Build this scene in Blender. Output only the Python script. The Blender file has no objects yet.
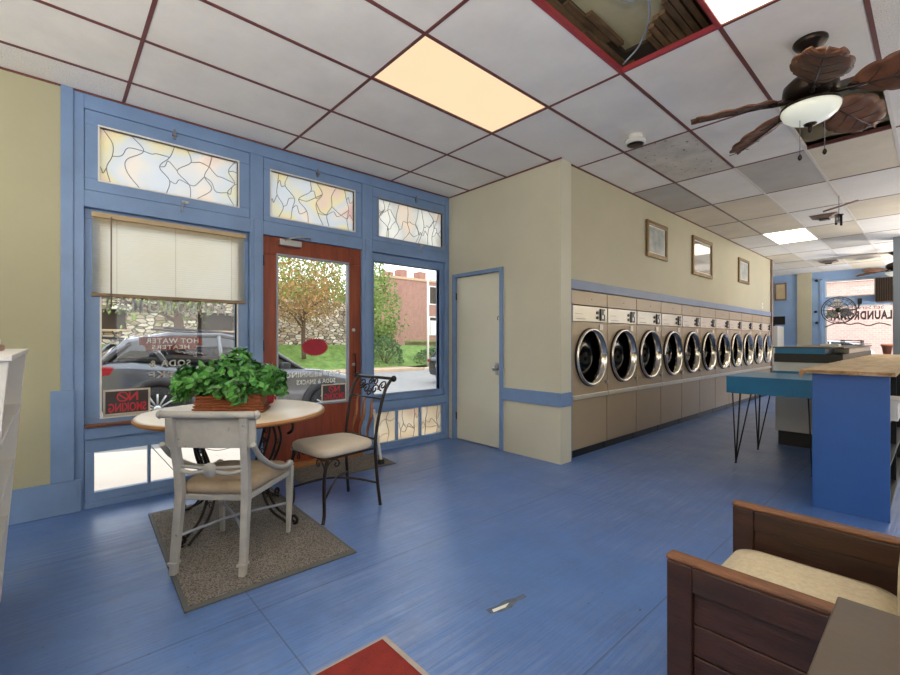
import bpy, bmesh, math, random
from mathutils import Vector, Matrix, noise as mnoise
R = random.Random(7)
PI = math.pi
SC = bpy.context.scene
COL = SC.collection

# ------------------------------------------------------------------ materials
def lin(c):
    c = c / 255.0
    return c / 12.92 if c <= 0.04045 else ((c + 0.055) / 1.055) ** 2.4
def rgb(*c):
    return (lin(c[0]), lin(c[1]), lin(c[2]), 1.0)

def mk(name, col, rough=0.5, metal=0.0, var=0.12, scale=6.0, bump=0.0, bscale=40.0, stretch=(1, 1, 1), spec=0.5,
       col2=None, speck=None, coat=0.0):
    m = bpy.data.materials.new(name); m.use_nodes = True
    nt = m.node_tree; N = nt.nodes; L = nt.links
    b = N['Principled BSDF']
    b.inputs['Roughness'].default_value = rough
    b.inputs['Metallic'].default_value = metal
    b.inputs['Specular IOR Level'].default_value = spec
    b.inputs['Coat Weight'].default_value = coat
    tc = N.new('ShaderNodeTexCoord'); mp = N.new('ShaderNodeMapping')
    mp.inputs['Scale'].default_value = stretch
    L.new(tc.outputs['Object'], mp.inputs['Vector'])
    nz = N.new('ShaderNodeTexNoise'); nz.inputs['Scale'].default_value = scale; nz.inputs['Detail'].default_value = 5
    nz.inputs['Roughness'].default_value = 0.6
    L.new(mp.outputs['Vector'], nz.inputs['Vector'])
    rp = N.new('ShaderNodeValToRGB')
    c1 = rgb(*col)
    a = [c1[i] * (1 - var) for i in range(3)] + [1]
    c = [min(1, c1[i] * (1 + var)) for i in range(3)] + [1]
    if col2: c = list(rgb(*col2))
    rp.color_ramp.elements[0].position = 0.3; rp.color_ramp.elements[0].color = a
    rp.color_ramp.elements[1].position = 0.72; rp.color_ramp.elements[1].color = c
    L.new(nz.outputs['Fac'], rp.inputs['Fac'])
    out = rp.outputs['Color']
    if speck:
        sc, thr, scol = speck
        n2 = N.new('ShaderNodeTexNoise'); n2.inputs['Scale'].default_value = sc; n2.inputs['Detail'].default_value = 2
        L.new(mp.outputs['Vector'], n2.inputs['Vector'])
        r2 = N.new('ShaderNodeValToRGB'); r2.color_ramp.elements[0].position = thr; r2.color_ramp.elements[1].position = thr + 0.06
        L.new(n2.outputs['Fac'], r2.inputs['Fac'])
        mx = N.new('ShaderNodeMix'); mx.data_type = 'RGBA'
        L.new(r2.outputs['Color'], mx.inputs[0]); L.new(out, mx.inputs[6]); mx.inputs[7].default_value = rgb(*scol)
        out = mx.outputs[2]
    L.new(out, b.inputs['Base Color'])
    if bump:
        n3 = N.new('ShaderNodeTexNoise'); n3.inputs['Scale'].default_value = bscale; n3.inputs['Detail'].default_value = 4
        L.new(mp.outputs['Vector'], n3.inputs['Vector'])
        bp = N.new('ShaderNodeBump'); bp.inputs['Strength'].default_value = bump; bp.inputs['Distance'].default_value = 0.01
        L.new(n3.outputs['Fac'], bp.inputs['Height']); L.new(bp.outputs['Normal'], b.inputs['Normal'])
    return m

def mk_emit(name, col, strength):
    m = bpy.data.materials.new(name); m.use_nodes = True
    nt = m.node_tree; N = nt.nodes; L = nt.links
    N.remove(N['Principled BSDF'])
    e = N.new('ShaderNodeEmission'); e.inputs['Strength'].default_value = strength
    tc = N.new('ShaderNodeTexCoord'); nz = N.new('ShaderNodeTexNoise'); nz.inputs['Scale'].default_value = 3
    L.new(tc.outputs['Object'], nz.inputs['Vector'])
    rp = N.new('ShaderNodeValToRGB'); c = rgb(*col)
    rp.color_ramp.elements[0].color = [x * .93 for x in c[:3]] + [1]; rp.color_ramp.elements[1].color = c
    L.new(nz.outputs['Fac'], rp.inputs['Fac']); L.new(rp.outputs['Color'], e.inputs['Color'])
    L.new(e.outputs[0], N['Material Output'].inputs['Surface'])
    return m

def mk_glass(name, tint=(255, 255, 255), refl=0.06):
    m = bpy.data.materials.new(name); m.use_nodes = True
    nt = m.node_tree; N = nt.nodes; L = nt.links
    N.remove(N['Principled BSDF'])
    t = N.new('ShaderNodeBsdfTransparent'); t.inputs[0].default_value = rgb(*tint)
    g = N.new('ShaderNodeBsdfGlossy'); g.inputs['Roughness'].default_value = 0.02
    fr = N.new('ShaderNodeFresnel'); fr.inputs['IOR'].default_value = 1.4
    mx = N.new('ShaderNodeMixShader')
    L.new(fr.outputs[0], mx.inputs[0]); L.new(t.outputs[0], mx.inputs[1]); L.new(g.outputs[0], mx.inputs[2])
    L.new(mx.outputs[0], N['Material Output'].inputs['Surface'])
    return m

def mk_translucent(name, cols, through=0.25, scale=2.2, trans=0.6):
    """cloudy glass / thin slats: diffuse + translucent + some straight-through light"""
    m = bpy.data.materials.new(name); m.use_nodes = True
    nt = m.node_tree; N = nt.nodes; L = nt.links
    N.remove(N['Principled BSDF'])
    tc = N.new('ShaderNodeTexCoord'); nz = N.new('ShaderNodeTexNoise'); nz.inputs['Scale'].default_value = scale; nz.inputs['Detail'].default_value = 1
    L.new(tc.outputs['Object'], nz.inputs['Vector'])
    rp = N.new('ShaderNodeValToRGB'); el = rp.color_ramp.elements
    while len(el) < len(cols): el.new(0.5)
    for i, c in enumerate(cols):
        el[i].position = 0.3 + 0.4 * i / max(1, len(cols) - 1); el[i].color = rgb(*c)
    L.new(nz.outputs['Fac'], rp.inputs['Fac'])
    d = N.new('ShaderNodeBsdfDiffuse'); tl = N.new('ShaderNodeBsdfTranslucent'); tr = N.new('ShaderNodeBsdfTransparent')
    for n in (d, tl, tr): L.new(rp.outputs['Color'], n.inputs['Color'])
    m1 = N.new('ShaderNodeMixShader'); m1.inputs[0].default_value = trans
    m2 = N.new('ShaderNodeMixShader'); m2.inputs[0].default_value = through
    L.new(d.outputs[0], m1.inputs[1]); L.new(tl.outputs[0], m1.inputs[2])
    L.new(m1.outputs[0], m2.inputs[1]); L.new(tr.outputs[0], m2.inputs[2])
    L.new(m2.outputs[0], N['Material Output'].inputs['Surface'])
    return m

def mk_wood(name, c1, c2, rough=0.45, axis=(1, 1, 1), scale=3.0, bump=0.15):
    m = mk(name, c1, rough, 0, 0.25, scale, bump, 30, axis, col2=c2)
    return m

def mk_floor():
    m = bpy.data.materials.new('blue_floor_paint'); m.use_nodes = True
    nt = m.node_tree; N = nt.nodes; L = nt.links
    b = N['Principled BSDF']
    tc = N.new('ShaderNodeTexCoord')
    def nz(scale, detail=5, st=(1, 1, 1), rough=.6, dist=0):
        mp = N.new('ShaderNodeMapping'); mp.inputs['Scale'].default_value = st
        L.new(tc.outputs['Object'], mp.inputs['Vector'])
        n = N.new('ShaderNodeTexNoise'); n.inputs['Scale'].default_value = scale; n.inputs['Detail'].default_value = detail
        n.inputs['Roughness'].default_value = rough; n.inputs['Distortion'].default_value = dist
        L.new(mp.outputs['Vector'], n.inputs['Vector']); return n.outputs['Fac']
    def ramp(x, p0, p1, c0=(0, 0, 0, 1), c1=(1, 1, 1, 1)):
        r = N.new('ShaderNodeValToRGB'); r.color_ramp.elements[0].position = p0; r.color_ramp.elements[1].position = p1
        r.color_ramp.elements[0].color = c0; r.color_ramp.elements[1].color = c1
        L.new(x, r.inputs['Fac']); return r.outputs['Color']
    def mix(f, a, c):
        mx = N.new('ShaderNodeMix'); mx.data_type = 'RGBA'
        if isinstance(f, float): mx.inputs[0].default_value = f
        else: L.new(f, mx.inputs[0])
        if isinstance(a, tuple): mx.inputs[6].default_value = a
        else: L.new(a, mx.inputs[6])
        if isinstance(c, tuple): mx.inputs[7].default_value = c
        else: L.new(c, mx.inputs[7])
        return mx.outputs[2]
    def math_(op, a, b2):
        n = N.new('ShaderNodeMath'); n.operation = op
        for i, q in enumerate((a, b2)):
            if isinstance(q, (int, float)): n.inputs[i].default_value = q
            else: L.new(q, n.inputs[i])
        return n.outputs[0]
    base = ramp(nz(.5, 3), .30, .72, rgb(66, 106, 174), rgb(88, 127, 188))
    # pale scuffs worn along the boards
    streak = ramp(nz(1.0, 8, (46, 1.3, 1), .78), .44, .70)
    patch = ramp(nz(.7, 3), .40, .72)
    f1 = math_('MULTIPLY', math_('MULTIPLY', streak, patch), .95)
    c = mix(f1, base, rgb(158, 166, 190))
    # dark scratches and grime, also along the boards
    gr = ramp(nz(1.3, 8, (26, 1.6, 1), .8), .50, .80)
    gp = ramp(nz(.9, 4), .35, .75)
    c = mix(math_('MULTIPLY', math_('MULTIPLY', gr, gp), .9), c, rgb(70, 82, 112))
    c = mix(math_('MULTIPLY', ramp(nz(4.5, 9, (1, 1, 1), .8), .42, .72), .50), c, rgb(76, 94, 136))
    specks = ramp(nz(48, 2, (1, .6, 1), .5), .70, .76)
    c = mix(math_('MULTIPLY', math_('MULTIPLY', specks, ramp(nz(1.1, 2), .40, .6)), 1.0), c, rgb(58, 62, 76))
    # sheet seams every 1.22 m across, 2.44 m along
    sp = N.new('ShaderNodeSeparateXYZ'); L.new(tc.outputs['Object'], sp.inputs[0])
    def seam(o, off, per, w):
        a = math_('DIVIDE', math_('ADD', o, off), per)
        fr = math_('FRACT', a, 0)
        dd = math_('MULTIPLY', math_('ABSOLUTE', math_('SUBTRACT', fr, .5), 0), per)
        return math_('LESS_THAN', dd, w)
    s1 = seam(sp.outputs[0], 2.11 + .61, 1.22, .004)
    s2 = seam(sp.outputs[1], .5, 2.44, .0035)
    s = math_('MAXIMUM', s1, s2)
    c = mix(math_('MULTIPLY', s, .55), c, rgb(50, 60, 84))
    L.new(c, b.inputs['Base Color'])
    ro = ramp(nz(3, 6), .3, .75, (.285, .285, .285, 1), (.40, .40, .40, 1))
    L.new(ro, b.inputs['Roughness'])
    bp = N.new('ShaderNodeBump'); bp.inputs['Strength'].default_value = .30; bp.inputs['Distance'].default_value = .01
    hh = math_('SUBTRACT', math_('ADD', nz(9, 6, (8, .7, 1)), math_('MULTIPLY', nz(1.6, 3), 1.2)), math_('MULTIPLY', s, .8))
    L.new(hh, bp.inputs['Height']); L.new(bp.outputs['Normal'], b.inputs['Normal'])
    b.inputs['Specular IOR Level'].default_value = .8
    return m

def mk_cells(name, cols, mortar, scale, st=(1, 1, 1), gap=.09, bump=.6, rough=.85):
    """irregular stones: coloured voronoi cells with mortar joints"""
    m = bpy.data.materials.new(name); m.use_nodes = True
    nt = m.node_tree; N = nt.nodes; L = nt.links
    b = N['Principled BSDF']; b.inputs['Roughness'].default_value = rough
    tc = N.new('ShaderNodeTexCoord'); mp = N.new('ShaderNodeMapping'); mp.inputs['Scale'].default_value = st
    L.new(tc.outputs['Object'], mp.inputs['Vector'])
    v = N.new('ShaderNodeTexVoronoi'); v.inputs['Scale'].default_value = scale; L.new(mp.outputs['Vector'], v.inputs['Vector'])
    e = N.new('ShaderNodeTexVoronoi'); e.feature = 'DISTANCE_TO_EDGE'; e.inputs['Scale'].default_value = scale; L.new(mp.outputs['Vector'], e.inputs['Vector'])
    sx = N.new('ShaderNodeSeparateColor'); L.new(v.outputs['Color'], sx.inputs[0])
    rp = N.new('ShaderNodeValToRGB'); el = rp.color_ramp.elements
    while len(el) < len(cols): el.new(.5)
    for i, c in enumerate(cols): el[i].position = i / (len(cols) - 1); el[i].color = rgb(*c)
    L.new(sx.outputs[0], rp.inputs['Fac'])
    r2 = N.new('ShaderNodeValToRGB'); r2.color_ramp.elements[0].position = gap * .5; r2.color_ramp.elements[1].position = gap
    L.new(e.outputs['Distance'], r2.inputs['Fac'])
    mx = N.new('ShaderNodeMix'); mx.data_type = 'RGBA'
    L.new(r2.outputs['Color'], mx.inputs[0]); mx.inputs[6].default_value = rgb(*mortar); L.new(rp.outputs['Color'], mx.inputs[7])
    L.new(mx.outputs[2], b.inputs['Base Color'])
    bp = N.new('ShaderNodeBump'); bp.inputs['Strength'].default_value = bump; bp.inputs['Distance'].default_value = .05
    L.new(r2.outputs['Color'], bp.inputs['Height']); L.new(bp.outputs['Normal'], b.inputs['Normal'])
    return m

def mk_brick(name, c1, c2, mortar, scale, rot=None, bw=.5, rh=.25, msize=.02):
    m = bpy.data.materials.new(name); m.use_nodes = True
    nt = m.node_tree; N = nt.nodes; L = nt.links
    b = N['Principled BSDF']; b.inputs['Roughness'].default_value = .85
    tc = N.new('ShaderNodeTexCoord'); mp = N.new('ShaderNodeMapping')
    if rot: mp.inputs['Rotation'].default_value = rot
    L.new(tc.outputs['Object'], mp.inputs['Vector'])
    br = N.new('ShaderNodeTexBrick'); br.inputs['Scale'].default_value = scale
    br.inputs['Color1'].default_value = rgb(*c1); br.inputs['Color2'].default_value = rgb(*c2); br.inputs['Mortar'].default_value = rgb(*mortar)
    br.inputs['Mortar Size'].default_value = msize; br.inputs['Brick Width'].default_value = bw; br.inputs['Row Height'].default_value = rh
    L.new(mp.outputs['Vector'], br.inputs['Vector']); L.new(br.outputs['Color'], b.inputs['Base Color'])
    return m

M = dict(
    floor=mk_floor(),
    cream=mk('cream_wall_paint', (192, 185, 158), .55, 0, .05, 1.5, .06, 120),
    olive=mk('olive_cream_wall_paint', (172, 169, 140), .6, 0, .06, 1.2, .06, 120),
    closet=mk('pale_cream_paint', (208, 204, 182), .5, 0, .04, 1.5, .05, 120),
    doorpaint=mk('off_white_door_paint', (222, 220, 200), .42, 0, .03, 2),
    blue=mk('blue_trim_paint', (120, 148, 188), .38, 0, .10, 3, .10, 60),
    litblue=mk('daylit_blue_trim_paint', (146, 174, 212), .4, 0, .08, 3),  # blue trim with the far end's window daylight put into the colour
    dblue=mk('royal_blue_paint', (46, 90, 158), .42, 0, .08, 2.5, .06, 50),
    greyblue=mk('grey_blue_trim_paint', (128, 142, 172), .45, 0, .07, 3),
    teal=mk('teal_laminate', (36, 122, 168), .35, 0, .10, 3),
    tile=mk('white_ceiling_tile', (240, 235, 228), .85, 0, .05, 2, .5, 90, speck=(150, .58, (208, 202, 194))),
    tile_flat=mk('smooth_ceiling_tile', (238, 233, 225), .8, 0, .06, 3, .1, 60),
    tile_grey=mk('grey_ceiling_tile', (192, 187, 178), .85, 0, .10, 2.5, .3, 80),
    tile_dirty=mk('stained_ceiling_tile', (210, 203, 190), .85, 0, .16, 5, .3, 80, speck=(24, .66, (120, 106, 92))),
    tile_tan=mk('tan_ceiling_tile', (224, 212, 190), .85, 0, .09, 2, .3, 80),
    gridred=mk('dark_red_ceiling_grid', (112, 62, 58), .5, 0, .2, 5),
    gridbrown=mk('dusty_brown_ceiling_grid', (134, 112, 100), .5, 0, .2, 5),
    gridwhite=mk('white_ceiling_grid', (224, 216, 206), .45, 0, .05, 5),
    gridhot=mk('bright_red_ceiling_grid', (158, 56, 64), .45, 0, .12, 5),
    plaster=mk('old_plaster', (196, 188, 150), .9, 0, .10, 3, .3, 20),
    lath=mk('old_wood_lath', (122, 96, 70), .9, 0, .45, 5, .4, 30, (4, 1, 1)),
    chip=mk('bare_grey_board', (96, 106, 122), .8, 0, .3, 30, .3, 60),
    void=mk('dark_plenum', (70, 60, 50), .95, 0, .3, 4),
    reddoor=mk_wood('stained_red_brown_door', (126, 52, 28), (150, 70, 40), .35, (6, 6, .7), 3, .05),
    bead=mk('grey_aluminium_bead', (150, 156, 168), .4, .3, .06, 8),
    steel=mk('brushed_steel', (190, 190, 188), .3, .9, .08, 20, 0, 40, (1, 1, 6)),
    chrome=mk('polished_chrome', (214, 208, 198), .14, 1, .05, 8),
    darkmetal=mk('dark_bronze_metal', (46, 36, 30), .35, .7, .2, 12),
    iron=mk('black_wrought_iron', (52, 46, 42), .42, .6, .25, 20),
    black=mk('black_plastic', (22, 22, 23), .4, 0, .15, 10),
    rubber=mk('black_rubber', (28, 28, 29), .7, 0, .15, 14),
    dryer=mk('beige_enamel', (172, 153, 126), .38, .1, .05, 1.5),
    dryer2=mk('darker_beige_enamel', (160, 140, 114), .4, .1, .05, 1.5),
    panel=mk('silver_control_panel', (206, 200, 186), .3, .35, .05, 3),
    drumglass=mk('dark_dryer_glass', (12, 13, 14), .05, 0, .2, 2, spec=.5),
    glass=mk_glass('clear_window_glass'),
    stained=mk_translucent('cloudy_leaded_glass', [(240, 218, 212), (246, 238, 228), (230, 234, 238), (244, 236, 206), (242, 226, 218)], .22, 2.6),
    stainedw=mk_translucent('white_leaded_glass', [(240, 236, 226), (252, 250, 244), (232, 232, 228), (248, 236, 222)], .25, 3.0),
    stainedl=mk_translucent('cream_leaded_glass', [(236, 224, 204), (248, 240, 224), (240, 222, 204)], .5, 3.0),
    lead=mk('grey_lead_came', (132, 130, 136), .5, .5, .1, 10),
    slat=mk_translucent('cream_blind_slat', [(252, 247, 232), (254, 250, 240)], .02, 4, .90),
    rail=mk('tan_blind_rail', (182, 160, 124), .5, 0, .06, 5),
    railbrown=mk('brown_blind_rail', (138, 116, 88), .5, 0, .06, 5),
    columngrey=mk('grey_column_paint', (122, 130, 138), .5, 0, .05, 3),
    white=mk('white_paint', (228, 226, 220), .45, 0, .04, 4),
    whitetext=mk('white_vinyl_lettering', (236, 236, 228), .6, 0, .03, 4),
    greytext=mk('pale_grey_vinyl_lettering', (196, 200, 190), .6, 0, .03, 4),
    redtext=mk('rust_red_vinyl', (150, 62, 40), .6, 0, .08, 8),
    seal=mk('crimson_sticker', (168, 24, 50), .5, 0, .12, 12),
    signred=mk('red_sign_ink', (206, 52, 66), .5, 0, .08, 8),
    signdark=mk('dark_sign_card', (70, 66, 66), .5, 0, .1, 8),
    signborder=mk('pale_sign_border', (206, 196, 184), .5, 0, .06, 8),
    greywhite=mk('distressed_grey_white_paint', (174, 173, 167), .5, 0, .14, 9, .2, 40, speck=(30, .70, (128, 120, 106))),
    seatfab=mk('worn_taupe_upholstery', (158, 140, 118), .95, 0, .16, 5, .2, 160, col2=(184, 166, 140)),
    creamfab=mk('cream_upholstery', (206, 194, 174), .95, 0, .08, 5, .2, 160),
    tweed=mk('oatmeal_tweed', (204, 190, 160), .95, 0, .14, 60, .3, 200),
    tabletop=mk('pale_table_laminate', (226, 212, 192), .35, 0, .05, 4),
    oak=mk_wood('honey_oak_edge', (168, 112, 62), (190, 134, 80), .4, (1, 1, 5), 4, .05),
    wicker=mk('red_brown_wicker', (150, 86, 52), .75, 0, .35, 30, .8, 60, (1, 1, 5)),
    leafa=mk('ivy_leaf', (52, 120, 48), .35, 0, .40, 14, col2=(104, 178, 84)),
    leafb=mk('dark_ivy_leaf', (28, 82, 34), .35, 0, .35, 14, col2=(52, 120, 46)),
    soil=mk('green_stem', (62, 74, 34), .8, 0, .2, 14),
    mat=mk('grey_brown_carpet_mat', (142, 136, 128), .98, 0, .2, 3, .9, 160, speck=(140, .50, (88, 83, 77))),
    matedge=mk('grey_rubber_edge', (96, 98, 98), .7, 0, .1, 10),
    redmat=mk('red_carpet_mat', (136, 42, 36), .98, 0, .2, 12, .8, 200),
    matbind=mk('grey_mat_binding', (168, 158, 152), .8, 0, .1, 20),
    pine=mk_wood('dark_walnut_stain', (40, 21, 14), (66, 36, 22), .45, (.8, 5, 5), 4, .25),
    pineedge=mk_wood('worn_walnut_edge', (88, 54, 34), (136, 90, 58), .5, (.8, 5, 5), 5, .2),
    darktop=mk('dark_grey_brown_laminate', (84, 74, 64), .45, 0, .14, 4, .1, 20),
    board=mk_wood('raw_particle_board', (206, 178, 138), (220, 196, 160), .8, (3, .6, 3), 4, .4),
    boardedge=mk_wood('chipped_board_edge', (150, 110, 70), (190, 150, 104), .9, (3, 3, 3), 9, .6),
    blade=mk_wood('carved_brown_fan_blade', (100, 62, 40), (130, 84, 54), .5, (2, 2, 2), 6, .1),
    bowl=mk_translucent('frosted_fan_bowl', [(226, 232, 218), (240, 242, 230)], 0.0, 3, .35),
    bulblit=mk('lit_fan_bowl', (226, 230, 216), .25, 0, .03, 3),
    peach=mk_emit('aged_light_diffuser', (255, 226, 184), .95),
    lit=mk_emit('lit_light_diffuser', (255, 245, 222), 3.6),
    gold=mk('antique_gold_frame', (132, 108, 72), .4, .4, .2, 14),
    artblue=mk('pale_landscape_print', (150, 164, 166), .3, 0, .25, 7, col2=(206, 206, 196)),
    mirror=mk('picture_glass', (196, 192, 182), .08, .85, .04, 3),
    arttan=mk('tan_print', (206, 184, 146), .6, 0, .10, 5),
    asphalt=mk('pale_asphalt', (142, 138, 134), .95, 0, .10, 2, .2, 30),
    walk=mk('pinkish_concrete', (214, 196, 178), .95, 0, .07, 2, .1, 40),
    curb=mk('tan_kerb_stone', (196, 168, 140), .95, 0, .08, 3),
    grass=mk('bank_grass', (92, 122, 52), .95, 0, .30, 3, .8, 30, col2=(128, 156, 74)),
    stone=mk_cells('rubble_limestone', [(124, 108, 90), (206, 194, 172), (156, 134, 110), (232, 224, 206), (140, 118, 98)], (74, 60, 48), 2.9, (1, 1.0, 2.3)),
    brick=mk_brick('hazed_red_brick', (150, 104, 92), (168, 120, 106), (176, 150, 138), 1.6, (0, PI / 2, 0)),  # red brick, its colours paled to put distance haze in
    brickx=mk_brick('hazed_pink_brick', (206, 168, 160), (214, 180, 170), (220, 200, 192), 1.6, (PI / 2, 0, 0)),  # pink brick, lightened and dulled to put haze into the colour
    bark=mk('brown_bark', (84, 66, 52), .95, 0, .3, 6, .6, 20, (1, 1, .3)),
    fola=mk('autumn_leaves', (112, 122, 60), .7, 0, .35, .9, col2=(196, 140, 84)),
    folb=mk('green_tree_leaves', (94, 130, 52), .7, 0, .35, 1.0, col2=(150, 172, 84)),
    folc=mk('shrub_leaves', (70, 104, 58), .7, 0, .35, 2.0, col2=(110, 140, 84)),
    carbody=mk('grey_metallic_paint', (98, 98, 102), .2, .55, .04, 1, coat=.6),
    cardark=mk('black_metallic_paint', (40, 40, 44), .22, .5, .04, 1, coat=.6),
    carclad=mk('dark_grey_cladding', (46, 45, 45), .6, 0, .08, 6),
    carglass=mk('dark_car_glass', (18, 18, 20), .05, 0, .1, 2, spec=.7),
    taillight=mk('red_tail_lamp', (150, 20, 24), .15, 0, .15, 6),
    headlight=mk('clear_head_lamp', (210, 214, 218), .1, .3, .05, 6),
    white2=mk('white_car_paint', (230, 230, 230), .25, 0, .03, 1, coat=.5),
    duct=mk('dusty_metal_duct', (150, 138, 110), .55, .4, .12, 5),
    copper=mk('terracotta', (188, 112, 76), .8, 0, .1, 8),
)

# ------------------------------------------------------------------ mesh builder
_b = M['bulblit'].node_tree.nodes['Principled BSDF']; _b.inputs['Emission Color'].default_value = rgb(240, 240, 224); _b.inputs['Emission Strength'].default_value = .30
class MB:
    def __init__(s): s.v = []; s.f = []; s.sm = []
    def add(s, vs, fs, smooth=False):
        o = len(s.v); s.v += [tuple(v) for v in vs]
        for f in fs: s.f.append([i + o for i in f]); s.sm.append(smooth)
        return s
    def box(s, x0, x1, y0, y1, z0, z1):
        if x0 > x1: x0, x1 = x1, x0
        if y0 > y1: y0, y1 = y1, y0
        if z0 > z1: z0, z1 = z1, z0
        return s.add([(x0, y0, z0), (x1, y0, z0), (x1, y1, z0), (x0, y1, z0), (x0, y0, z1), (x1, y0, z1), (x1, y1, z1), (x0, y1, z1)],
              [(0, 3, 2, 1), (4, 5, 6, 7), (0, 1, 5, 4), (1, 2, 6, 5), (2, 3, 7, 6), (3, 0, 4, 7)])
    def tube(s, pts, r, n=8, closed=False, flat=None):
        pts = [Vector(p) for p in pts]; k = len(pts)
        rs = r if isinstance(r, (list, tuple)) else [r] * k
        prev = None; rings = []
        for i, p in enumerate(pts):
            if closed: t = pts[(i + 1) % k] - pts[i - 1]
            else: t = pts[min(k - 1, i + 1)] - pts[max(0, i - 1)]
            t = t.normalized() if t.length > 1e-9 else Vector((0, 0, 1))
            if prev is None:
                a = Vector((0, 0, 1)) if abs(t.z) < .9 else Vector((1, 0, 0))
                u = t.cross(a).normalized()
            else:
                u = (prev - t * prev.dot(t))
                u = u.normalized() if u.length > 1e-6 else t.orthogonal().normalized()
            w = t.cross(u); prev = u
            rings.append([p + (u * math.cos(2 * PI * j / n) + w * math.sin(2 * PI * j / n)) * rs[i] for j in range(n)])
        vs = [v for q in rings for v in q]; fs = []
        for i in range(k if closed else k - 1):
            a = i * n; b = ((i + 1) % k) * n
            for j in range(n): fs.append((a + j, a + (j + 1) % n, b + (j + 1) % n, b + j))
        s.add(vs, fs, True)
        if not closed:
            o = len(s.v) - len(vs)
            s.f.append([o + j for j in range(n)][::-1]); s.sm.append(False)
            s.f.append([o + (k - 1) * n + j for j in range(n)]); s.sm.append(False)
        return s
    def cyl(s, p0, p1, r0, r1=None, n=16):
        return s.tube([p0, p1], [r0, r0 if r1 is None else r1], n)
    def lathe(s, prof, n=24, c=(0, 0, 0), axis='z', closed=False):
        vs = []; fs = []
        for r, h in prof:
            for j in range(n):
                a = 2 * PI * j / n; p = (r * math.cos(a), r * math.sin(a), h)
                if axis == 'x': p = (p[2], p[0], p[1])
                if axis == 'y': p = (p[1], p[2], p[0])
                vs.append((p[0] + c[0], p[1] + c[1], p[2] + c[2]))
        k = len(prof)
        for i in range(k if closed else k - 1):
            a = i * n; b = ((i + 1) % k) * n
            for j in range(n): fs.append((a + j, a + (j + 1) % n, b + (j + 1) % n, b + j))
        s.add(vs, fs, True)
        if not closed:
            o = len(s.v) - len(vs)
            if prof[0][0] > 1e-5: s.f.append([o + j for j in range(n)][::-1]); s.sm.append(False)
            if prof[-1][0] > 1e-5: s.f.append([o + (k - 1) * n + j for j in range(n)]); s.sm.append(False)
        return s
    def prism(s, poly, fn, a, b):
        """polygon (u,v) extruded from a to b; fn(u,v,t) -> xyz"""
        n = len(poly)
        vs = [fn(u, v, a) for u, v in poly] + [fn(u, v, b) for u, v in poly]
        fs = [tuple(range(n))[::-1], tuple(range(n, 2 * n))] + [(i, (i + 1) % n, n + (i + 1) % n, n + i) for i in range(n)]
        return s.add(vs, fs)
    def loft(s, rings, cap=True, smooth=True):
        n = len(rings[0]); vs = [v for q in rings for v in q]; fs = []
        for i in range(len(rings) - 1):
            for j in range(n): fs.append((i * n + j, i * n + (j + 1) % n, (i + 1) * n + (j + 1) % n, (i + 1) * n + j))
        s.add(vs, fs, smooth)
        if cap:
            o = len(s.v) - len(vs)
            s.f.append([o + j for j in range(n)][::-1]); s.sm.append(False)
            s.f.append([o + (len(rings) - 1) * n + j for j in range(n)]); s.sm.append(False)
        return s
    def rbox(s, x0, x1, y0, y1, z0, z1, r=.03, n=4, puff=0.0):
        """soft cushion: rounded box, optionally puffed"""
        cx, cy, cz = (x0 + x1) / 2, (y0 + y1) / 2, (z0 + z1) / 2
        hx, hy, hz = abs(x1 - x0) / 2, abs(y1 - y0) / 2, abs(z1 - z0) / 2
        k = 10; rings = []
        for i in range(k + 1):
            t = -1 + 2 * i / k; e = max(0., 1 - abs(t) ** 4) ** .25
            rr = r * 1.0; ins = r * (1 - e)
            ring = []
            ax, ay = hx - ins, hy - ins; rc = min(r * 1.2, ax, ay)
            for q, (sx, sy) in enumerate(((1, 1), (-1, 1), (-1, -1), (1, -1))):
                for j in range(n + 1):
                    a = (q + j / n) * PI / 2
                    ring.append((cx + sx * (ax - rc) + rc * math.cos(a), cy + sy * (ay - rc) + rc * math.sin(a), cz + t * hz))
            rings.append(ring)
        s.loft(rings, True, True)
        if puff:
            o = len(s.v) - len(rings) * len(rings[0])
            # extra crown vertex grid on the top
            m = 8; top = []
            for a in range(m + 1):
                for b in range(m + 1):
                    u = -1 + 2 * a / m; v = -1 + 2 * b / m
                    top.append((cx + u * (hx - r), cy + v * (hy - r), z1 - .002 + puff * (1 - u * u) * (1 - v * v)))
            s.add(top, [(a * (m + 1) + b, (a + 1) * (m + 1) + b, (a + 1) * (m + 1) + b + 1, a * (m + 1) + b + 1) for a in range(m) for b in range(m)], True)
        return s
    def xf(s, mat, start=0):
        for i in range(start, len(s.v)): s.v[i] = tuple(mat @ Vector(s.v[i]))
        return s
    def build(s, name, mat, parent=None, bevel=0, local=False, seg=2):
        """verts are in world space unless local; a parent's location is taken off"""
        me = bpy.data.meshes.new(name)
        off = Vector((0, 0, 0))
        if parent is not None and not local:
            q = parent
            while q is not None: off += q.location; q = q.parent
        me.from_pydata([tuple(Vector(v) - off) for v in s.v], [], s.f)
        for p, sm in zip(me.polygons, s.sm): p.use_smooth = sm
        bm = bmesh.new(); bm.from_mesh(me); bmesh.ops.recalc_face_normals(bm, faces=bm.faces)
        bm.to_mesh(me); bm.free()
        me.materials.append(mat if not isinstance(mat, str) else M[mat])
        me.update()
        o = bpy.data.objects.new(name, me); COL.objects.link(o)
        if parent is not None: o.parent = parent
        if bevel:
            b = o.modifiers.new('bevel', 'BEVEL'); b.width = bevel; b.segments = seg; b.limit_method = 'ANGLE'; b.angle_limit = math.radians(40)
        return o

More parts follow.
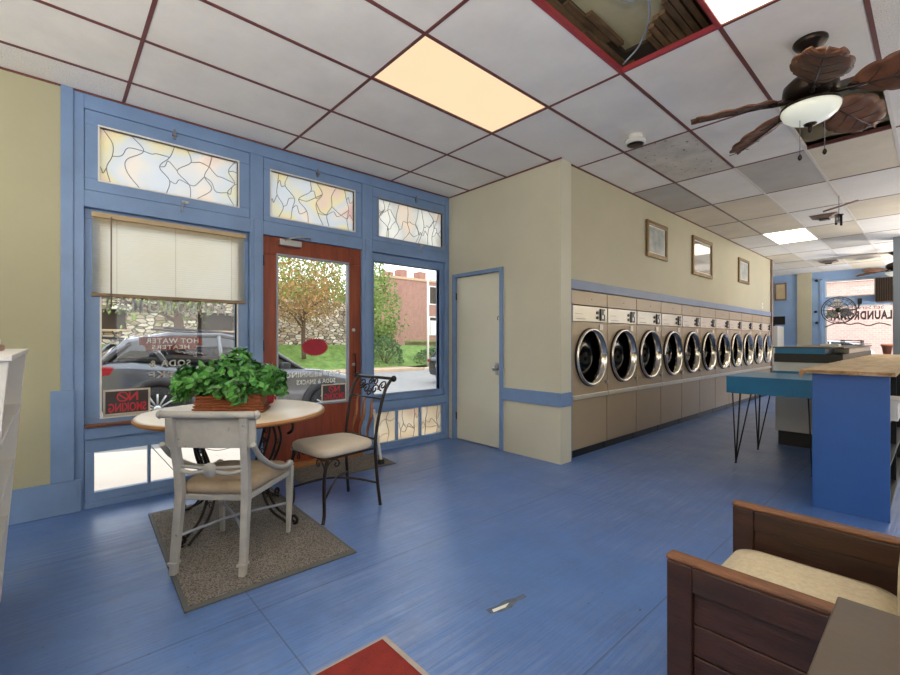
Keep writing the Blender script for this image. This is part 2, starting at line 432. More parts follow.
def tag(o, label=None, cat=None, group=None, kind=None):
    if label: o['label'] = label
    if cat: o['category'] = cat
    if group: o['group'] = group
    if kind: o['kind'] = kind
    return o
def thing(name, label, cat, loc=(0, 0, 0), rz=0, group=None):
    o = bpy.data.objects.new(name, None); COL.objects.link(o); o.empty_display_size = .1
    o.location = loc; o.rotation_euler = (0, 0, rz)
    return tag(o, label, cat, group)
def struct(name, mb, mat, bevel=0):
    return tag(mb.build(name, mat, None, bevel), kind='structure')
def copy_tree(o, parent=None):
    c = o.copy(); COL.objects.link(c)
    if parent is not None: c.parent = parent
    for ch in list(o.children): copy_tree(ch, c)
    return c

def text_mb(body, org, U, V, width=None, height=None, depth=.001, bold=0.0, mb=None, spacing=1.0, centre=False):
    """lettering as geometry; org = lower-left corner, U/V reading and up directions"""
    cu = bpy.data.curves.new('lettering', 'FONT'); cu.body = body; cu.size = 1; cu.extrude = 0; cu.offset = bold; cu.space_character = spacing
    cu.resolution_u = 3
    ob = bpy.data.objects.new('lettering', cu); COL.objects.link(ob)
    dg = bpy.context.evaluated_depsgraph_get(); ev = ob.evaluated_get(dg)
    me = bpy.data.meshes.new_from_object(ev)
    vs = [v.co.copy() for v in me.vertices]; fs = [tuple(p.vertices) for p in me.polygons]
    bpy.data.objects.remove(ob); bpy.data.curves.remove(cu); bpy.data.meshes.remove(me)
    x0 = min(v.x for v in vs); x1 = max(v.x for v in vs); y0 = min(v.y for v in vs); y1 = max(v.y for v in vs)
    sy = (height / (y1 - y0)) if height else 1
    sx = (width / (x1 - x0)) if width else sy
    U = Vector(U).normalized(); V = Vector(V).normalized(); Nn = U.cross(V); org = Vector(org)
    mb = mb or MB()
    pts = [org + U * ((v.x - x0) * sx) + V * ((v.y - y0) * sy) for v in vs]
    n = len(pts)
    mb.add(pts + [p + Nn * depth for p in pts], [tuple(f)[::-1] for f in fs] + [tuple(i + n for i in f) for f in fs])
    return mb

def spline(pts, k=6):
    """catmull-rom through points"""
    P = [Vector(p) for p in pts]; P = [P[0] * 2 - P[1]] + P + [P[-1] * 2 - P[-2]]
    out = []
    for i in range(1, len(P) - 2):
        for j in range(k):
            t = j / k; a, b, c, d = P[i - 1], P[i], P[i + 1], P[i + 2]
            out.append(.5 * ((2 * b) + (c - a) * t + (2 * a - 5 * b + 4 * c - d) * t * t + (3 * b - a - 3 * c + d) * t ** 3))
    out.append(P[-2]); return out
def spiral(c, u, v, r0, r1, a0, a1, k=16):
    c, u, v = Vector(c), Vector(u), Vector(v); out = []
    for i in range(k + 1):
        t = i / k; r = r0 + (r1 - r0) * t; a = a0 + (a1 - a0) * t
        out.append(c + u * (r * math.cos(a)) + v * (r * math.sin(a)))
    return out

# ------------------------------------------------------------------ constants
CZ = 3.08                         # ceiling height
XS = -4.22                        # inner face of the storefront
YC = 3.80                         # front of the closet
XW = -2.57                        # dryer wall
YF = 15.4                         # far wall
XR, YB = 3.4, -3.6                # right and back of the room
GX = [-.860 + .5984 * (i - 6) for i in range(1, 14)]        # ceiling grid lines 1..13 (x)
GY = [1.66 + 1.2415 * (j - 1) for j in range(-3, 14)]       # ... (y); index 4 == line B

# ------------------------------------------------------------------ room shell
fl_ = struct('floor', MB().box(-4.30, XR, YB, YF, -.08, 0), 'floor')
MB().prism([(-1.41, 1.50), (-1.375, 1.49), (-1.35, 1.54), (-1.34, 1.60), (-1.355, 1.66), (-1.345, 1.72), (-1.375, 1.73), (-1.38, 1.67), (-1.40, 1.62), (-1.395, 1.56)], lambda u, v, t: (u, v, t), .0002, .0008).build('chipped_paint', 'chip', fl_)
MB().prism([(-1.39, 1.52), (-1.372, 1.51), (-1.36, 1.58), (-1.372, 1.62)], lambda u, v, t: (u, v, t), .0008, .0012).build('bare_primer', 'whitetext', fl_)

# walls
struct('wall_left', MB().box(XS - .25, XS, YB, .055, 0, CZ), 'olive')
struct('baseboard_left', MB().box(XS, XS + .018, YB, .17, 0, .235).box(XS, XS + .024, .0, .13, .235, .89), 'blue', .004)
struct('wall_back', MB().box(-2.95, XR + .2, YB - .2, YB, 0, CZ).box(XS - .25, -2.95, YB - .2, YB, 0, CZ), 'cream')
struct('wall_right', MB().box(XR, XR + .2, YB, 1.0, 0, CZ).box(XR, XR + .2, 4.4, YF, 0, CZ).box(XR, XR + .2, 1.0, 4.4, 0, .7).box(XR, XR + .2, 1.0, 4.4, 2.7, CZ), 'cream')
w = struct('window_6', MB().box(XR + .06, XR + .12, 1.0, 4.4, .7, .78).box(XR + .06, XR + .12, 1.0, 4.4, 2.62, 2.7).box(XR + .06, XR + .12, 1.0, 1.08, .78, 2.62).box(XR + .06, XR + .12, 4.32, 4.4, .78, 2.62).box(XR + .06, XR + .12, 2.66, 2.74, .78, 2.62), 'blue')  # added window out of view, lets more daylight into the room
MB().box(XR + .085, XR + .095, 1.0, 4.4, .7, 2.7).build('glass', 'glass', w)

# closet block with the dryer wall
mb = MB()
mb.box(-4.22, -4.13, YC, YC + .1, 0, CZ).box(-3.34, -2.545, YC, YC + .1, 0, CZ).box(-4.13, -3.34, YC, YC + .1, 2.075, CZ)
mb.box(-2.645, -2.545, YC + .1, 3.985, 0, CZ)
struct('wall_closet', mb, 'closet')
mb = MB().box(-2.67, XW, 3.985, 12.13, 1.885, CZ)                # wall above the dryers
mb.box(-2.67, XW + .02, 12.13, 12.20, 0, CZ).box(-4.22, -2.67, 12.13, 12.20, 0, CZ)
mb.box(-4.47, -4.22, 3.80, 12.20, 0, CZ)
struct('wall_dryers', mb, 'cream')
struct('trim_1', MB().box(XW, XW + .018, 3.985, 12.13, 1.785, 1.885).box(XW - .02, XW + .012, 3.985, 4.022, 0, 1.785), 'greyblue', .003)
struct('trim_2', MB().box(-3.30, -2.545, YC - .018, YC, .578, .718).box(-2.545, -2.527, YC - .018, 3.985, .578, .718), 'blue', .003)
struct('trim_3', MB().box(-2.60, -2.535, 12.12, 12.215, 0, CZ), 'gridbrown', .003)

# closet door
d = struct('door_2', MB().box(-4.088, -3.356, YC + .015, YC + .055, .012, 2.033), 'doorpaint', .003)
MB().box(-4.146, -4.092, YC - .02, YC, 0, 2.08).box(-3.352, -3.30, YC - .02, YC, 0, 2.08).box(-4.092, -3.352, YC - .02, YC, 2.036, 2.08).box(-4.13, -4.092, YC, YC + .09, 0, 2.075).box(-3.352, -3.34, YC, YC + .09, 0, 2.075).build('door_frame', 'blue', d, .003)
MB().lathe([(.03, 0), (.032, .006), (.012, .012), (.012, .03), (.028, .04), (.030, .052), (.020, .064), (0, .066)], 16, (-3.415, YC + .013, .93), 'y').xf(Matrix.Translation((0, 2 * (YC + .013), 0)) @ Matrix.Diagonal((1, -1, 1, 1))).build('door_knob', 'steel', d)
MB().box(-3.435, -3.395, YC + .008, YC + .016, .85, .99).build('lock_plate', 'steel', d)
MB().tube(spiral((-3.375, YC + .0, 1.50), (0, -1, 0), (0, 0, 1), .02, .02, -1.2, 3.4), .004).build('hook', 'iron', d)
for z in (.30, 1.80): MB().cyl((-4.09, YC + .005, z - .045), (-4.09, YC + .005, z + .045), .009).build('hinge', 'iron', d)

# ---------------------------------------------------- ceiling: tiles on a grid, some missing
HOLES = {(4, 4), (5, 6)}          # (ix, iy): bay between GX[ix],GX[ix+1] / GY[iy],GY[iy+1]
LIGHTS = {(2, 4): 'peach', (5, 4): 'lit', (3, 10): 'lit', (6, 13): 'lit', (2, 0): 'lit', (6, 0): 'lit', (9, 2): 'lit', (9, 7): 'lit', (7, 10): 'lit', (9, 12): 'lit'}
SPECIAL = {(3, 6): 'tile_dirty', (3, 7): 'tile_flat', (3, 8): 'tile_tan', (4, 7): 'tile_grey', (2, 7): 'tile_grey', (2, 8): 'tile_tan', (2, 9): 'tile_tan', (2, 6): 'tile_flat',
           (4, 10): 'tile_tan', (4, 11): 'tile_grey', (5, 5): 'tile_flat', (1, 3): 'tile_flat', (0, 3): 'tile_flat', (1, 4): 'tile_flat', (2, 3): 'tile_flat', (0, 2): 'tile_flat', (3, 3): 'tile_flat', (2, 5): 'tile', (4, 5): 'tile_flat', (5, 7): 'tile_tan', (6, 8): 'tile_tan', (3, 11): 'tile_flat'}
xs = [XS - .02] + GX + [XR]; ys = [YB] + GY + [YF]
buckets = {}
for a in range(len(xs) - 1):
    for b in range(len(ys) - 1):
        ij = (a - 1, b - 1)
        if ij in HOLES or ij in LIGHTS: continue
        x0, x1, y0, y1 = xs[a], xs[a + 1], ys[b], ys[b + 1]
        if x1 - x0 < .01 or y1 - y0 < .01: continue
        k = SPECIAL.get(ij)
        if k is None: k = R.choice(['tile', 'tile', 'tile', 'tile_flat', 'tile_flat']) if y0 < 6 else R.choice(['tile', 'tile_flat', 'tile_tan', 'tile_flat'])
        buckets.setdefault(k, MB()).box(x0, x1, y0, y1, CZ, CZ + .018)
ceil = None
for k in ['tile'] + [q for q in buckets if q != 'tile']:
    if ceil is None: ceil = struct('ceiling', buckets[k], k)
    else: buckets[k].build('ceiling_tiles', k, ceil)
# T-bars, laid piecewise: dark red near the front, dusty brown and white further down
tb = {'gridred': MB(), 'gridbrown': MB(), 'gridwhite': MB(), 'gridhot': MB()}
for i, x in enumerate(GX):
    for b in range(len(ys) - 1):
        y0, y1 = ys[b], ys[b + 1]
        k = 'gridred' if y0 < 5.2 else ('gridbrown' if i in (2, 3) and y0 < 9 else 'gridwhite')
        if (i - 1, b - 1) in HOLES or (i, b - 1) in HOLES: k = 'gridhot' if y0 < 4 else 'gridwhite'
        tb[k].box(x - .012, x + .012, y0, y1, CZ - .004, CZ + .03)
for j, y in enumerate(GY):
    for a in range(len(xs) - 1):
        k = 'gridred' if y < 6.9 else 'gridbrown'
        if (a - 1, j) in HOLES or (a - 1, j - 1) in HOLES: k = 'gridhot' if y < 4 else 'gridred'
        tb[k].box(xs[a] + .012, xs[a + 1] - .012, y - .011, y + .011, CZ - .003, CZ + .028)
tb['gridred'].box(XS, XS + .012, YB, 3.8, CZ - .012, CZ).box(-4.2, -2.53, YC - .012, YC, CZ - .012, CZ).box(XW, XW + .012, 4.0, 12.1, CZ - .012, CZ)
for k, q in tb.items(): q.build('ceiling_grid', k, ceil)
# what shows above the missing tiles
struct('ceiling.001', MB().box(XS - .25, XR + .2, YB - .2, YF + .2, 3.36, 3.46), 'plaster')
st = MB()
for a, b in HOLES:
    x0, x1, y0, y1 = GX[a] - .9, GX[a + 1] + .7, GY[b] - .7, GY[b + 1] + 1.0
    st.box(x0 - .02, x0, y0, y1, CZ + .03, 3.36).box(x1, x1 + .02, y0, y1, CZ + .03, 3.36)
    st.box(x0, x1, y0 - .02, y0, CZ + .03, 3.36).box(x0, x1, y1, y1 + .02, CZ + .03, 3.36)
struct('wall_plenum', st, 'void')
x0, x1, y0, y1 = GX[4], GX[5], GY[4], GY[5]
mb = MB(); vb = MB()
for i in range(8):                  # exposed lath along the left edge of the opening
    x = -1.86 + i * .05; yy = 1.6
    while yy < 3.75:
        ln = R.uniform(.25, .6)
        if x + .04 < -1.50 + .05 * math.sin(yy * 6) + R.uniform(-.01, .02) or yy > 3.06: mb.box(x, x + .040, yy, min(yy + ln, 3.8), 3.318 - R.uniform(0, .02), 3.335)
        yy += ln + .012
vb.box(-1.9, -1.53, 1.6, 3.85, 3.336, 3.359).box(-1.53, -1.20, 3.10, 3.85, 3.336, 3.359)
for i in range(15):                 # and on the right, where the plaster has dropped away
    x = -1.34 + i * .05
    ys_ = 2.74 + max(0, (-1.08 - x)) * .9 + R.uniform(-.04, .05)
    mb.box(x, x + .038, ys_, 3.8, 3.312 - R.uniform(0, .02), 3.335)
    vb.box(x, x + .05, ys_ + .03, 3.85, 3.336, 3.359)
mb.build('lath_boards', 'lath', ceil); vb.build('lath_gap_shade', 'void', ceil)  # dark sheet stands in for the shade between the laths
w1 = MB().tube(spline([(x0 + .30, y0 + .75, 3.36), (x0 + .30, y1 - .25, 3.24), (x0 + .16, y1 - .06, 3.18), (x0 + .02, y1 - .02, 3.12)]), .006).tube(spline([(x0 + .05, y0 + .5, 3.35), (x0 + .2, y0 + .95, 3.30), (x1 - .3, y1 - .4, 3.35)]), .004)
tag(w1.build('loose_cable', 'bead'), 'thin grey cables dangling above the missing ceiling tile', 'cable')
x0, x1, y0, y1 = GX[5], GX[6], GY[6], GY[7]
dct = MB()
P = [(x0 - .28 + i * .06, y1 - .12, 3.22) for i in range(20)]
dct.tube(P, [.105 if i % 3 else .112 for i in range(20)], 20)
tag(dct.build('air_duct', 'duct'), 'round dusty metal duct above the open tile behind the ceiling fan', 'duct')

# light panels in the grid
nm = {(2, 4): 'aged peach fluorescent ceiling panel nearest the front door', (5, 4): 'lit fluorescent ceiling panel beside the missing tile near the fan',
      (3, 10): 'bright fluorescent ceiling panel above the far end of the dryer row', (6, 13): 'bright fluorescent ceiling panel next to the far column'}
for (a, b), m in LIGHTS.items():
    x0, x1, y0, y1 = GX[a] + .014, GX[a + 1] - .014, GY[b] + .014, GY[b + 1] - .014
    t = thing('ceiling_light', nm.get((a, b), 'lit fluorescent ceiling panel over the room behind the viewer, bay %d by %d' % (a, b)) if (a, b) in nm else 'lit fluorescent ceiling panel outside the picture', 'light', ((x0 + x1) / 2, (y0 + y1) / 2, CZ), 0, 'fluorescent panels in the ceiling grid')
    MB().box(x0, x1, y0, y1, CZ + .004, CZ + .012).build('diffuser', m, t)
    MB().box(x0, x1, y0, y1, CZ + .02, CZ + .09).build('housing', 'white', t)

# ------------------------------------------------------------------ storefront (x = XS)
XO = XS - .16                      # outside face
GLX = XS - .085                    # main glass plane
fr = MB()
def post(y0, y1, z0=0, z1=CZ, dx=0.0): fr.box(XO, XS + dx, y0, y1, z0, z1)
post(.055, .185); post(1.355, 1.472, 0, 2.962); post(2.525, 2.655, 0, 2.962); post(3.735, 3.80)
fr.box(XO, XS, .185, 3.735, 2.962, CZ)
for a, b in ((.185, 1.355), (1.472, 2.525), (2.655, 3.735)): fr.box(XO, XS, a, b, 2.238, 2.362)
fr.box(XO, XS + .012, .185, 1.355, .515, .60).box(XO, XS + .012, 2.655, 3.735, .465, .555)   # sills
fr.box(XO, XS, .185, 1.355, 0, .05).box(XO, XS, 2.655, 3.735, 0, .04)
fr.box(XS, XS + .014, .055, .125, .60, CZ).box(XS, XS + .010, 1.385, 1.445, .05, 2.36).box(XS, XS + .010, 2.56, 2.62, .05, 2.36)
struct('wall_front', fr, 'blue', .004)
struct('trim_4', MB().box(-4.19, XO, 1.473, 2.524, .0, .046), 'oak')

def leading(mb, y0, y1, z0, z1, x, seed, nv=4, r=.004):
    q = random.Random(seed)
    W, H = y1 - y0, z1 - z0
    cols = []
    for i in range(nv):
        u = (i + .5 + q.uniform(-.25, .25)) / nv
        c = [(u + q.uniform(-.075, .075), t) for t in (0, .28, .52, .76, 1.0)]
        cols.append(c); mb.tube(spline([(x, y0 + W * min(.98, max(.02, a)), z0 + H * t) for a, t in c], 5), r, 5)
    ends = [[(0, t) for t in (0, .28, .52, .76, 1)]] + cols + [[(1, t) for t in (0, .28, .52, .76, 1)]]
    for i in range(len(ends) - 1):
        js = q.sample([1, 2, 3], 2 if q.random() < .7 else 1)
        for j in js:
            a = ends[i][j]; b = ends[i + 1][min(3, max(1, j + q.choice((-1, 0, 1))))]
            mid = ((a[0] + b[0]) / 2, (a[1] + b[1]) / 2 + q.uniform(-.16, .16)); m2 = (a[0] * .7 + b[0] * .3, a[1] * .7 + b[1] * .3 + q.uniform(-.1, .1))
            mb.tube(spline([(x, y0 + W * max(0, min(1, u)), z0 + H * max(0.01, min(.99, v))) for u, v in (a, m2, mid, b)], 5), r, 5)

def frame_mb(x0, x1, y0, y1, z0, z1, a0, a1, c0, c1):
    return MB().box(x0, x1, y0, y1, z0, c0).box(x0, x1, y0, y1, c1, z1).box(x0, x1, y0, a0, c0, c1).box(x0, x1, a1, y1, c0, c1)

# three leaded transoms
for k, (s0, s1, g0, g1, gz0, gz1, mat, seed, lat) in enumerate([(.187, 1.353, .277, 1.252, 2.452, 2.853, 'stained', 3, .76), (1.476, 2.523, 1.547, 2.431, 2.425, 2.852, 'stained', 11, 2.01), (2.659, 3.733, 2.742, 3.690, 2.425, 2.850, 'stainedw', 23, 3.27)]):
    w = struct('window_%d' % (k + 1), frame_mb(XS - .06, XS - .008, s0, s1, 2.365, 2.960, g0, g1, gz0, gz1), 'blue', .004)
    frame_mb(XS - .05, XS - .002, g0 - .012, g1 + .012, gz0 - .012, gz1 + .012, g0, g1, gz0, gz1).build('glazing_bead', 'white' if k < 2 else 'bead', w, .002)
    MB().box(XS - .042, XS - .036, g0, g1, gz0, gz1).build('leaded_glass', mat, w)
    lm = MB(); leading(lm, g0, g1, gz0, gz1, XS - .034, seed, 6 if k < 2 else 8, .003); lm.build('lead_came', 'lead', w)
    MB().box(XS - .008, XS + .006, lat - .008, lat + .008, 2.905, 2.985).box(XS - .008, XS + .012, lat - .016, lat + .016, 2.93, 2.945).build('latch', 'lead', w)
    if k != 1:
        MB().tube([(XS + .004, lat + .07, 2.40), (XS + .022, lat + .05, 2.36), (XS + .02, lat + .045, 2.31)], .005, 6).box(XS, XS + .008, lat + .05, lat + .1, 2.388, 2.41).build('stay_hook', 'steel', w)

# left display window with the blind
w = struct('window_4', frame_mb(GLX - .03, GLX + .04, .187, 1.353, .602, 2.236, .29, 1.253, .665, 2.16), 'blue', .004)
frame_mb(GLX - .02, GLX + .046, .278, 1.265, .653, 2.17, .29, 1.253, .665, 2.16).build('glazing_bead', 'white', w, .002)
MB().box(GLX - .003, GLX + .003, .29, 1.253, .665, 2.16).build('glass', 'glass', w)
MB().box(XS - .10, XS + .03, .187, 1.353, .602, .622).build('wooden_sill', mk_wood('worn_brown_sill', (112, 66, 46), (140, 92, 66), .5, (3, .6, 3), 4), w, .004)
UM, VM = (0, -1, 0), (0, 0, 1)     # lettering reads from the street, so it is mirrored inside
tx = GLX - .006
mb = text_mb('LAUNDROMAT', (tx, 1.245, 1.470), UM, VM, .95, .125, .001, .008, None, 1.35)
mb.build('lettering', 'greytext', w)
mb = text_mb('HOT WATER', (tx + .0012, .955, 1.224), UM, VM, .38, .042, .0005, .02, None, 1.15); text_mb('HEATERS', (tx + .0012, .885, 1.176), UM, VM, .27, .034, .0005, .02, mb, 1.15)
mb.build('lettering', 'whitetext', w)
MB().prism([(.985, 1.198), (.94, 1.21), (.93, 1.17), (.575, 1.165), (.565, 1.205), (.53, 1.212), (.53, 1.275), (.97, 1.282), (.985, 1.25)], lambda u, v, t: (t, u, v), tx - .0005, tx + .0005).build('letter_banner', 'redtext', w)
mb = text_mb('SODA &', (tx, .895, 1.03), UM, VM, .30, .055, .001, .03, None, 1.2); text_mb('COKE', (tx, .865, .940), UM, VM, .27, .055, .001, .03, mb, 1.2)
mb.build('lettering', 'whitetext', w)
# lower light under it
w = struct('window_7', frame_mb(XS - .06, XS - .006, .187, 1.353, .052, .513, .244, 1.29, .112, .412).box(XS - .06, XS - .012, .577, .598, .112, .412).box(XS - .06, XS - .012, .934, .955, .112, .412), 'blue', .003)
for a, b in ((.244, .577), (.598, .934), (.955, 1.29)): MB().box(XS - .045, XS - .04, a, b, .112, .412).build('glass', 'glass', w)
lm = MB(); lm.tube([(XS - .038, .60, .40), (XS - .038, .80, .112)], .003, 5).tube(spline([(XS - .038, .955, .33), (XS - .038, 1.1, .28), (XS - .038, 1.29, .30)]), .003, 5); lm.build('lead_came', 'lead', w)

# front door
d = struct('door_1', frame_mb(XS - .075, XS - .030, 1.473, 2.524, .047, 2.237, 1.618, 2.365, .605, 2.066), 'reddoor', .004)
frame_mb(XS - .07, XS - .022, 1.602, 2.381, .589, 2.082, 1.622, 2.361, .609, 2.062).build('glazing_bead', 'bead', d, .003)
MB().box(XS - .056, XS - .05, 1.62, 2.363, .607, 2.064).build('glass', 'glass', d)
MB().box(XS - .03, XS + .035, 1.615, 1.83, 2.155, 2.215).build('door_closer', 'steel', d, .006)
MB().tube([(XS + .03, 1.66, 2.205), (XS + .09, 1.76, 2.238), (XS + .02, 1.93, 2.262)], .008, 6).build('closer_arm', 'steel', d)
for z in (.985, 1.36): MB().lathe([(.02, -.03), (.02, .004), (.013, .008), (0, .008)], 16, (XS - .03, 2.435, z), 'x').build('lock_cylinder', 'steel', d)
MB().tube([(XS - .03, 2.435, 1.10), (XS + .01, 2.435, 1.10), (XS + .02, 2.435, 1.0), (XS + .01, 2.435, .88), (XS - .03, 2.435, .88)], .008, 8).build('pull_handle', 'darkmetal', d)
for z in (.3, 1.2, 2.0): MB().cyl((XS - .02, 1.478, z - .05), (XS - .02, 1.478, z + .05), .01).build('hinge', 'darkmetal', d)
mb = MB()                           # red seal with a spiky rim
poly = []
for i in range(64):
    a = 2 * PI * i / 64; q = 1.0 if i % 2 else .86
    poly.append((2.005 + .150 * q * math.cos(a), 1.180 + .094 * q * math.sin(a)))
mb.prism(poly, lambda u, v, t: (t, u, v), XS - .0485, XS - .0495); mb.build('round_sticker', 'seal', d)
dx_ = XS - .060
mb = text_mb('DRY CLEANING', (dx_ + .012, 2.28, .880), UM, VM, .58, .050, .0005, .03, None, 1.1); text_mb('SODA & SNACKS', (dx_ + .012, 2.23, .805), UM, VM, .42, .048, .0005, .03, mb, 1.1)
mb.build('lettering', 'whitetext', d)

# right display window
w = struct('window_5', frame_mb(GLX - .03, GLX + .04, 2.657, 3.733, .557, 2.236, 2.70, 3.675, .632, 2.14), 'blue', .004)
MB().box(GLX - .003, GLX + .003, 2.70, 3.675, .632, 2.14).build('glass', 'glass', w)
frame_mb(GLX - .02, GLX + .046, 2.69, 3.685, .622, 2.15, 2.70, 3.675, .632, 2.14).build('glazing_bead', 'blue', w, .002)
w = struct('window_8', frame_mb(XS - .06, XS - .006, 2.657, 3.733, .042, .463, 2.68, 3.69, .085, .432).box(XS - .06, XS - .012, 2.988, 3.012, .085, .432).box(XS - .06, XS - .012, 3.335, 3.360, .085, .432), 'blue', .003)
for k, (a, b) in enumerate(((2.68, 2.988), (3.012, 3.335), (3.36, 3.69))):
    MB().box(XS - .045, XS - .04, a, b, .085, .432).build('leaded_glass', 'stainedl', w)
    lm = MB(); leading(lm, a, b, .085, .432, XS - .038, 40 + k, 2, .0035); lm.build('lead_came', 'lead', w)

# blind
t = thing('venetian_blind', 'cream venetian blind half lowered over the left shop window', 'blind', (XS - .03, .77, 1.59))
mb = MB(); n = 31
for i in range(n):
    z = 1.615 + i * (2.165 - 1.615) / (n - 1); vs = []
    for y in (.232, 1.318):
        for k in range(4): vs.append((XS - .042 + .022 * k / 3, y, z - .0083 + .0166 * k / 3 + .004 * math.sin(PI * k / 3)))
    mb.add(vs, [(k, k + 1, 5 + k, 4 + k) for k in range(3)], True)
mb.build('slats', 'slat', t)
MB().box(XS - .05, XS - .012, .228, 1.322, 2.175, 2.212).build('head_rail', 'rail', t, .003)
MB().box(XS - .048, XS - .016, .228, 1.322, 1.580, 1.606).build('bottom_rail', 'railbrown', t, .003)
MB().cyl((XS - .01, .345, 2.19), (XS - .01, .345, 1.50), .005).build('wand', 'gridbrown', t)
for y in (.38, .77, 1.2): MB().cyl((XS - .015, y, 1.60), (XS - .015, y, 2.18), .0012, None, 5).build('ladder_cord', 'rail', t)

# signs leaning in the glass
def smoking_sign(y0, y1, z0, z1, x, label, tilt):
    t = thing('no_smoking_sign', label, 'sign', (x, (y0 + y1) / 2, z0), 0, 'no smoking signs in the shopfront')
    bw = (y1 - y0) * .045
    MB().box(x - .002, x + .002, y0 + bw, y1 - bw, z0 + bw, z1 - bw).build('card', 'signdark', t)
    frame_mb(x - .0025, x + .003, y0, y1, z0, z1, y0 + bw, y1 - bw, z0 + bw, z1 - bw).build('border', 'signborder', t)
    W, H = y1 - y0, z1 - z0
    q = text_mb('SMOKING', (x + .0035, y1 - W * .09, z0 + H * .12), UM, VM, W * .80, H * .34, -.001, .02)
    text_mb('N', (x + .0035, y1 - W * .27, z0 + H * .54), UM, VM, W * .20, H * .34, -.001, .02, q)
    q.build('lettering', 'signred', t)
    ym, zm = y0 + W * .40, z0 + H * .70
    q = MB().lathe([(.10 * W, -.001), (.13 * W, -.001), (.13 * W, .001), (.10 * W, .001)], 28, (x + .0035, ym, zm), 'x', True)
    q.add([(x + .0038, ym - .09 * W, zm + .055 * W), (x + .0038, ym - .07 * W, zm + .085 * W), (x + .0038, ym + .09 * W, zm - .055 * W), (x + .0038, ym + .07 * W, zm - .085 * W)], [(0, 1, 2, 3)])
    q.build('prohibition_ring', 'signred', t)
    return t
smoking_sign(.300, .603, .667, .866, GLX + .008, 'dark no smoking sign standing in the corner of the left shop window', 0)
smoking_sign(2.072, 2.352, .612, .792, XS - .044, 'faded no smoking sign low in the glass of the brown front door', 0)

# door prop rod
t = thing('prop_rod', 'white prop rod with black foot leaning by the right window', 'rod', (-3.75, 2.46, 0))
MB().cyl((-3.755, 2.462, .05), (-4.10, 2.60, .50), .013).build('rod', 'white', t)
MB().box(-3.775, -3.73, 2.43, 2.49, .0, .055).build('rubber_foot', 'rubber', t, .01)

# ------------------------------------------------------------------ dryers
PITCH, Y0D = .737, 4.026
def make_dryer():
    t = thing('coin_dryer', None, 'dryer', (0, 0, 0))
    W = PITCH - .006
    def L(mb, n, m, p=t, b=0): return mb.build(n, m, p, b, True)
    # body with a round port: front panel built as a ring
    mb = MB()
    mb.box(-.72, -.10, .006, W, .09, 1.78)
    L(mb, 'cabinet', 'dryer2')
    cy, cz, rr = .374, 1.066, .30
    n = 48; outer = []; inner = []
    for i in range(n):
        a = 2 * PI * i / n; ca, sa = math.cos(a), math.sin(a)
        inner.append((cy + rr * ca, cz + rr * sa))
        ys_, zs_ = (W - cy if ca > 0 else cy - .006), (1.446 - cz if sa > 0 else cz - .668)
        k = min(ys_ / abs(ca) if abs(ca) > 1e-6 else 1e9, zs_ / abs(sa) if abs(sa) > 1e-6 else 1e9)
        outer.append((cy + k * ca, cz + k * sa))
    corners = [(W, 1.446), (.006, 1.446), (.006, .668), (W, .668)]
    for c in corners:
        i = min(range(n), key=lambda q: (outer[q][0] - c[0]) ** 2 + (outer[q][1] - c[1]) ** 2); outer[i] = c
    fp = MB(); vs = [(0, a, b) for a, b in inner] + [(0, a, b) for a, b in outer]
    fp.add(vs, [(i, (i + 1) % n, n + (i + 1) % n, n + i) for i in range(n)])
    fp.add([(0, a, b) for a, b in outer] + [(-.10, a, b) for a, b in outer], [(i, (i + 1) % n, n + (i + 1) % n, n + i) for i in range(n)])
    L(fp, 'front_panel', 'dryer')
    hp = L(MB().box(-.10, .0, .006, W, 1.628, 1.778), 'header_panel', 'dryer', t, .003)
    L(MB().cyl((-.002, .40, 1.70), (.003, .40, 1.70), .006, None, 8), 'screw', 'darkmetal', hp)
    cp = L(MB().box(-.10, .006, .012, W - .006, 1.452, 1.618), 'control_panel', 'panel', t, .003)
    for z in (1.50, 1.555): L(MB().cyl((.004, .50, z), (.018, .50, z), .017, None, 16), 'knob', 'black', cp)
    cs = L(MB().box(.005, .022, .555, .655, 1.468, 1.600), 'coin_slot', 'black', cp, .003)
    L(MB().box(.02, .026, .58, .61, 1.49, 1.53).box(.02, .026, .62, .64, 1.54, 1.58), 'coin_plate', 'steel', cs)
    L(MB().box(.006, .0065, .08, .26, 1.475, 1.482).box(.006, .0065, .06, .2, 1.53, 1.535), 'printed_line', 'lead', cp)
    L(MB().box(0, .012, .555, .625, 1.365, 1.425), 'coin_return', 'panel', t, .003)
    dr = L(MB().lathe([(.310, 0), (.316, .028), (.308, .040), (.294, .040), (.280, .026), (.266, -.03), (.260, -.07), (.264, -.072), (.272, -.03), (.290, 0)], 48, (0, cy, cz), 'x', True), 'door', 'chrome')
    L(MB().lathe([(0, -.066), (.12, -.060), (.262, -.068)], 40, (0, cy, cz), 'x'), 'door_glass', 'drumglass', dr)
    L(MB().lathe([(.305, .0), (.319, .002), (.319, .020), (.305, .020)], 48, (0, cy, cz), 'x', True), 'gasket', 'rubber', dr)
    L(MB().box(.0, .03, W - .055, W - .02, cz - .31, cz - .27), 'door_latch', 'steel', dr, .003)
    L(MB().box(-.10, .020, .004, W + .002, .622, .666), 'ledge_strip', 'panel', t, .004)
    lp = L(MB().box(-.10, -.004, .006, W, .092, .620), 'lower_panel', 'dryer', t, .003)
    L(MB().box(-.70, -.045, .006, W, .0, .09), 'kick_base', 'black')
    return t
ORD = ['first', 'second', 'third', 'fourth', 'fifth', 'sixth', 'seventh', 'eighth', 'ninth', 'tenth', 'last']
d0 = make_dryer()
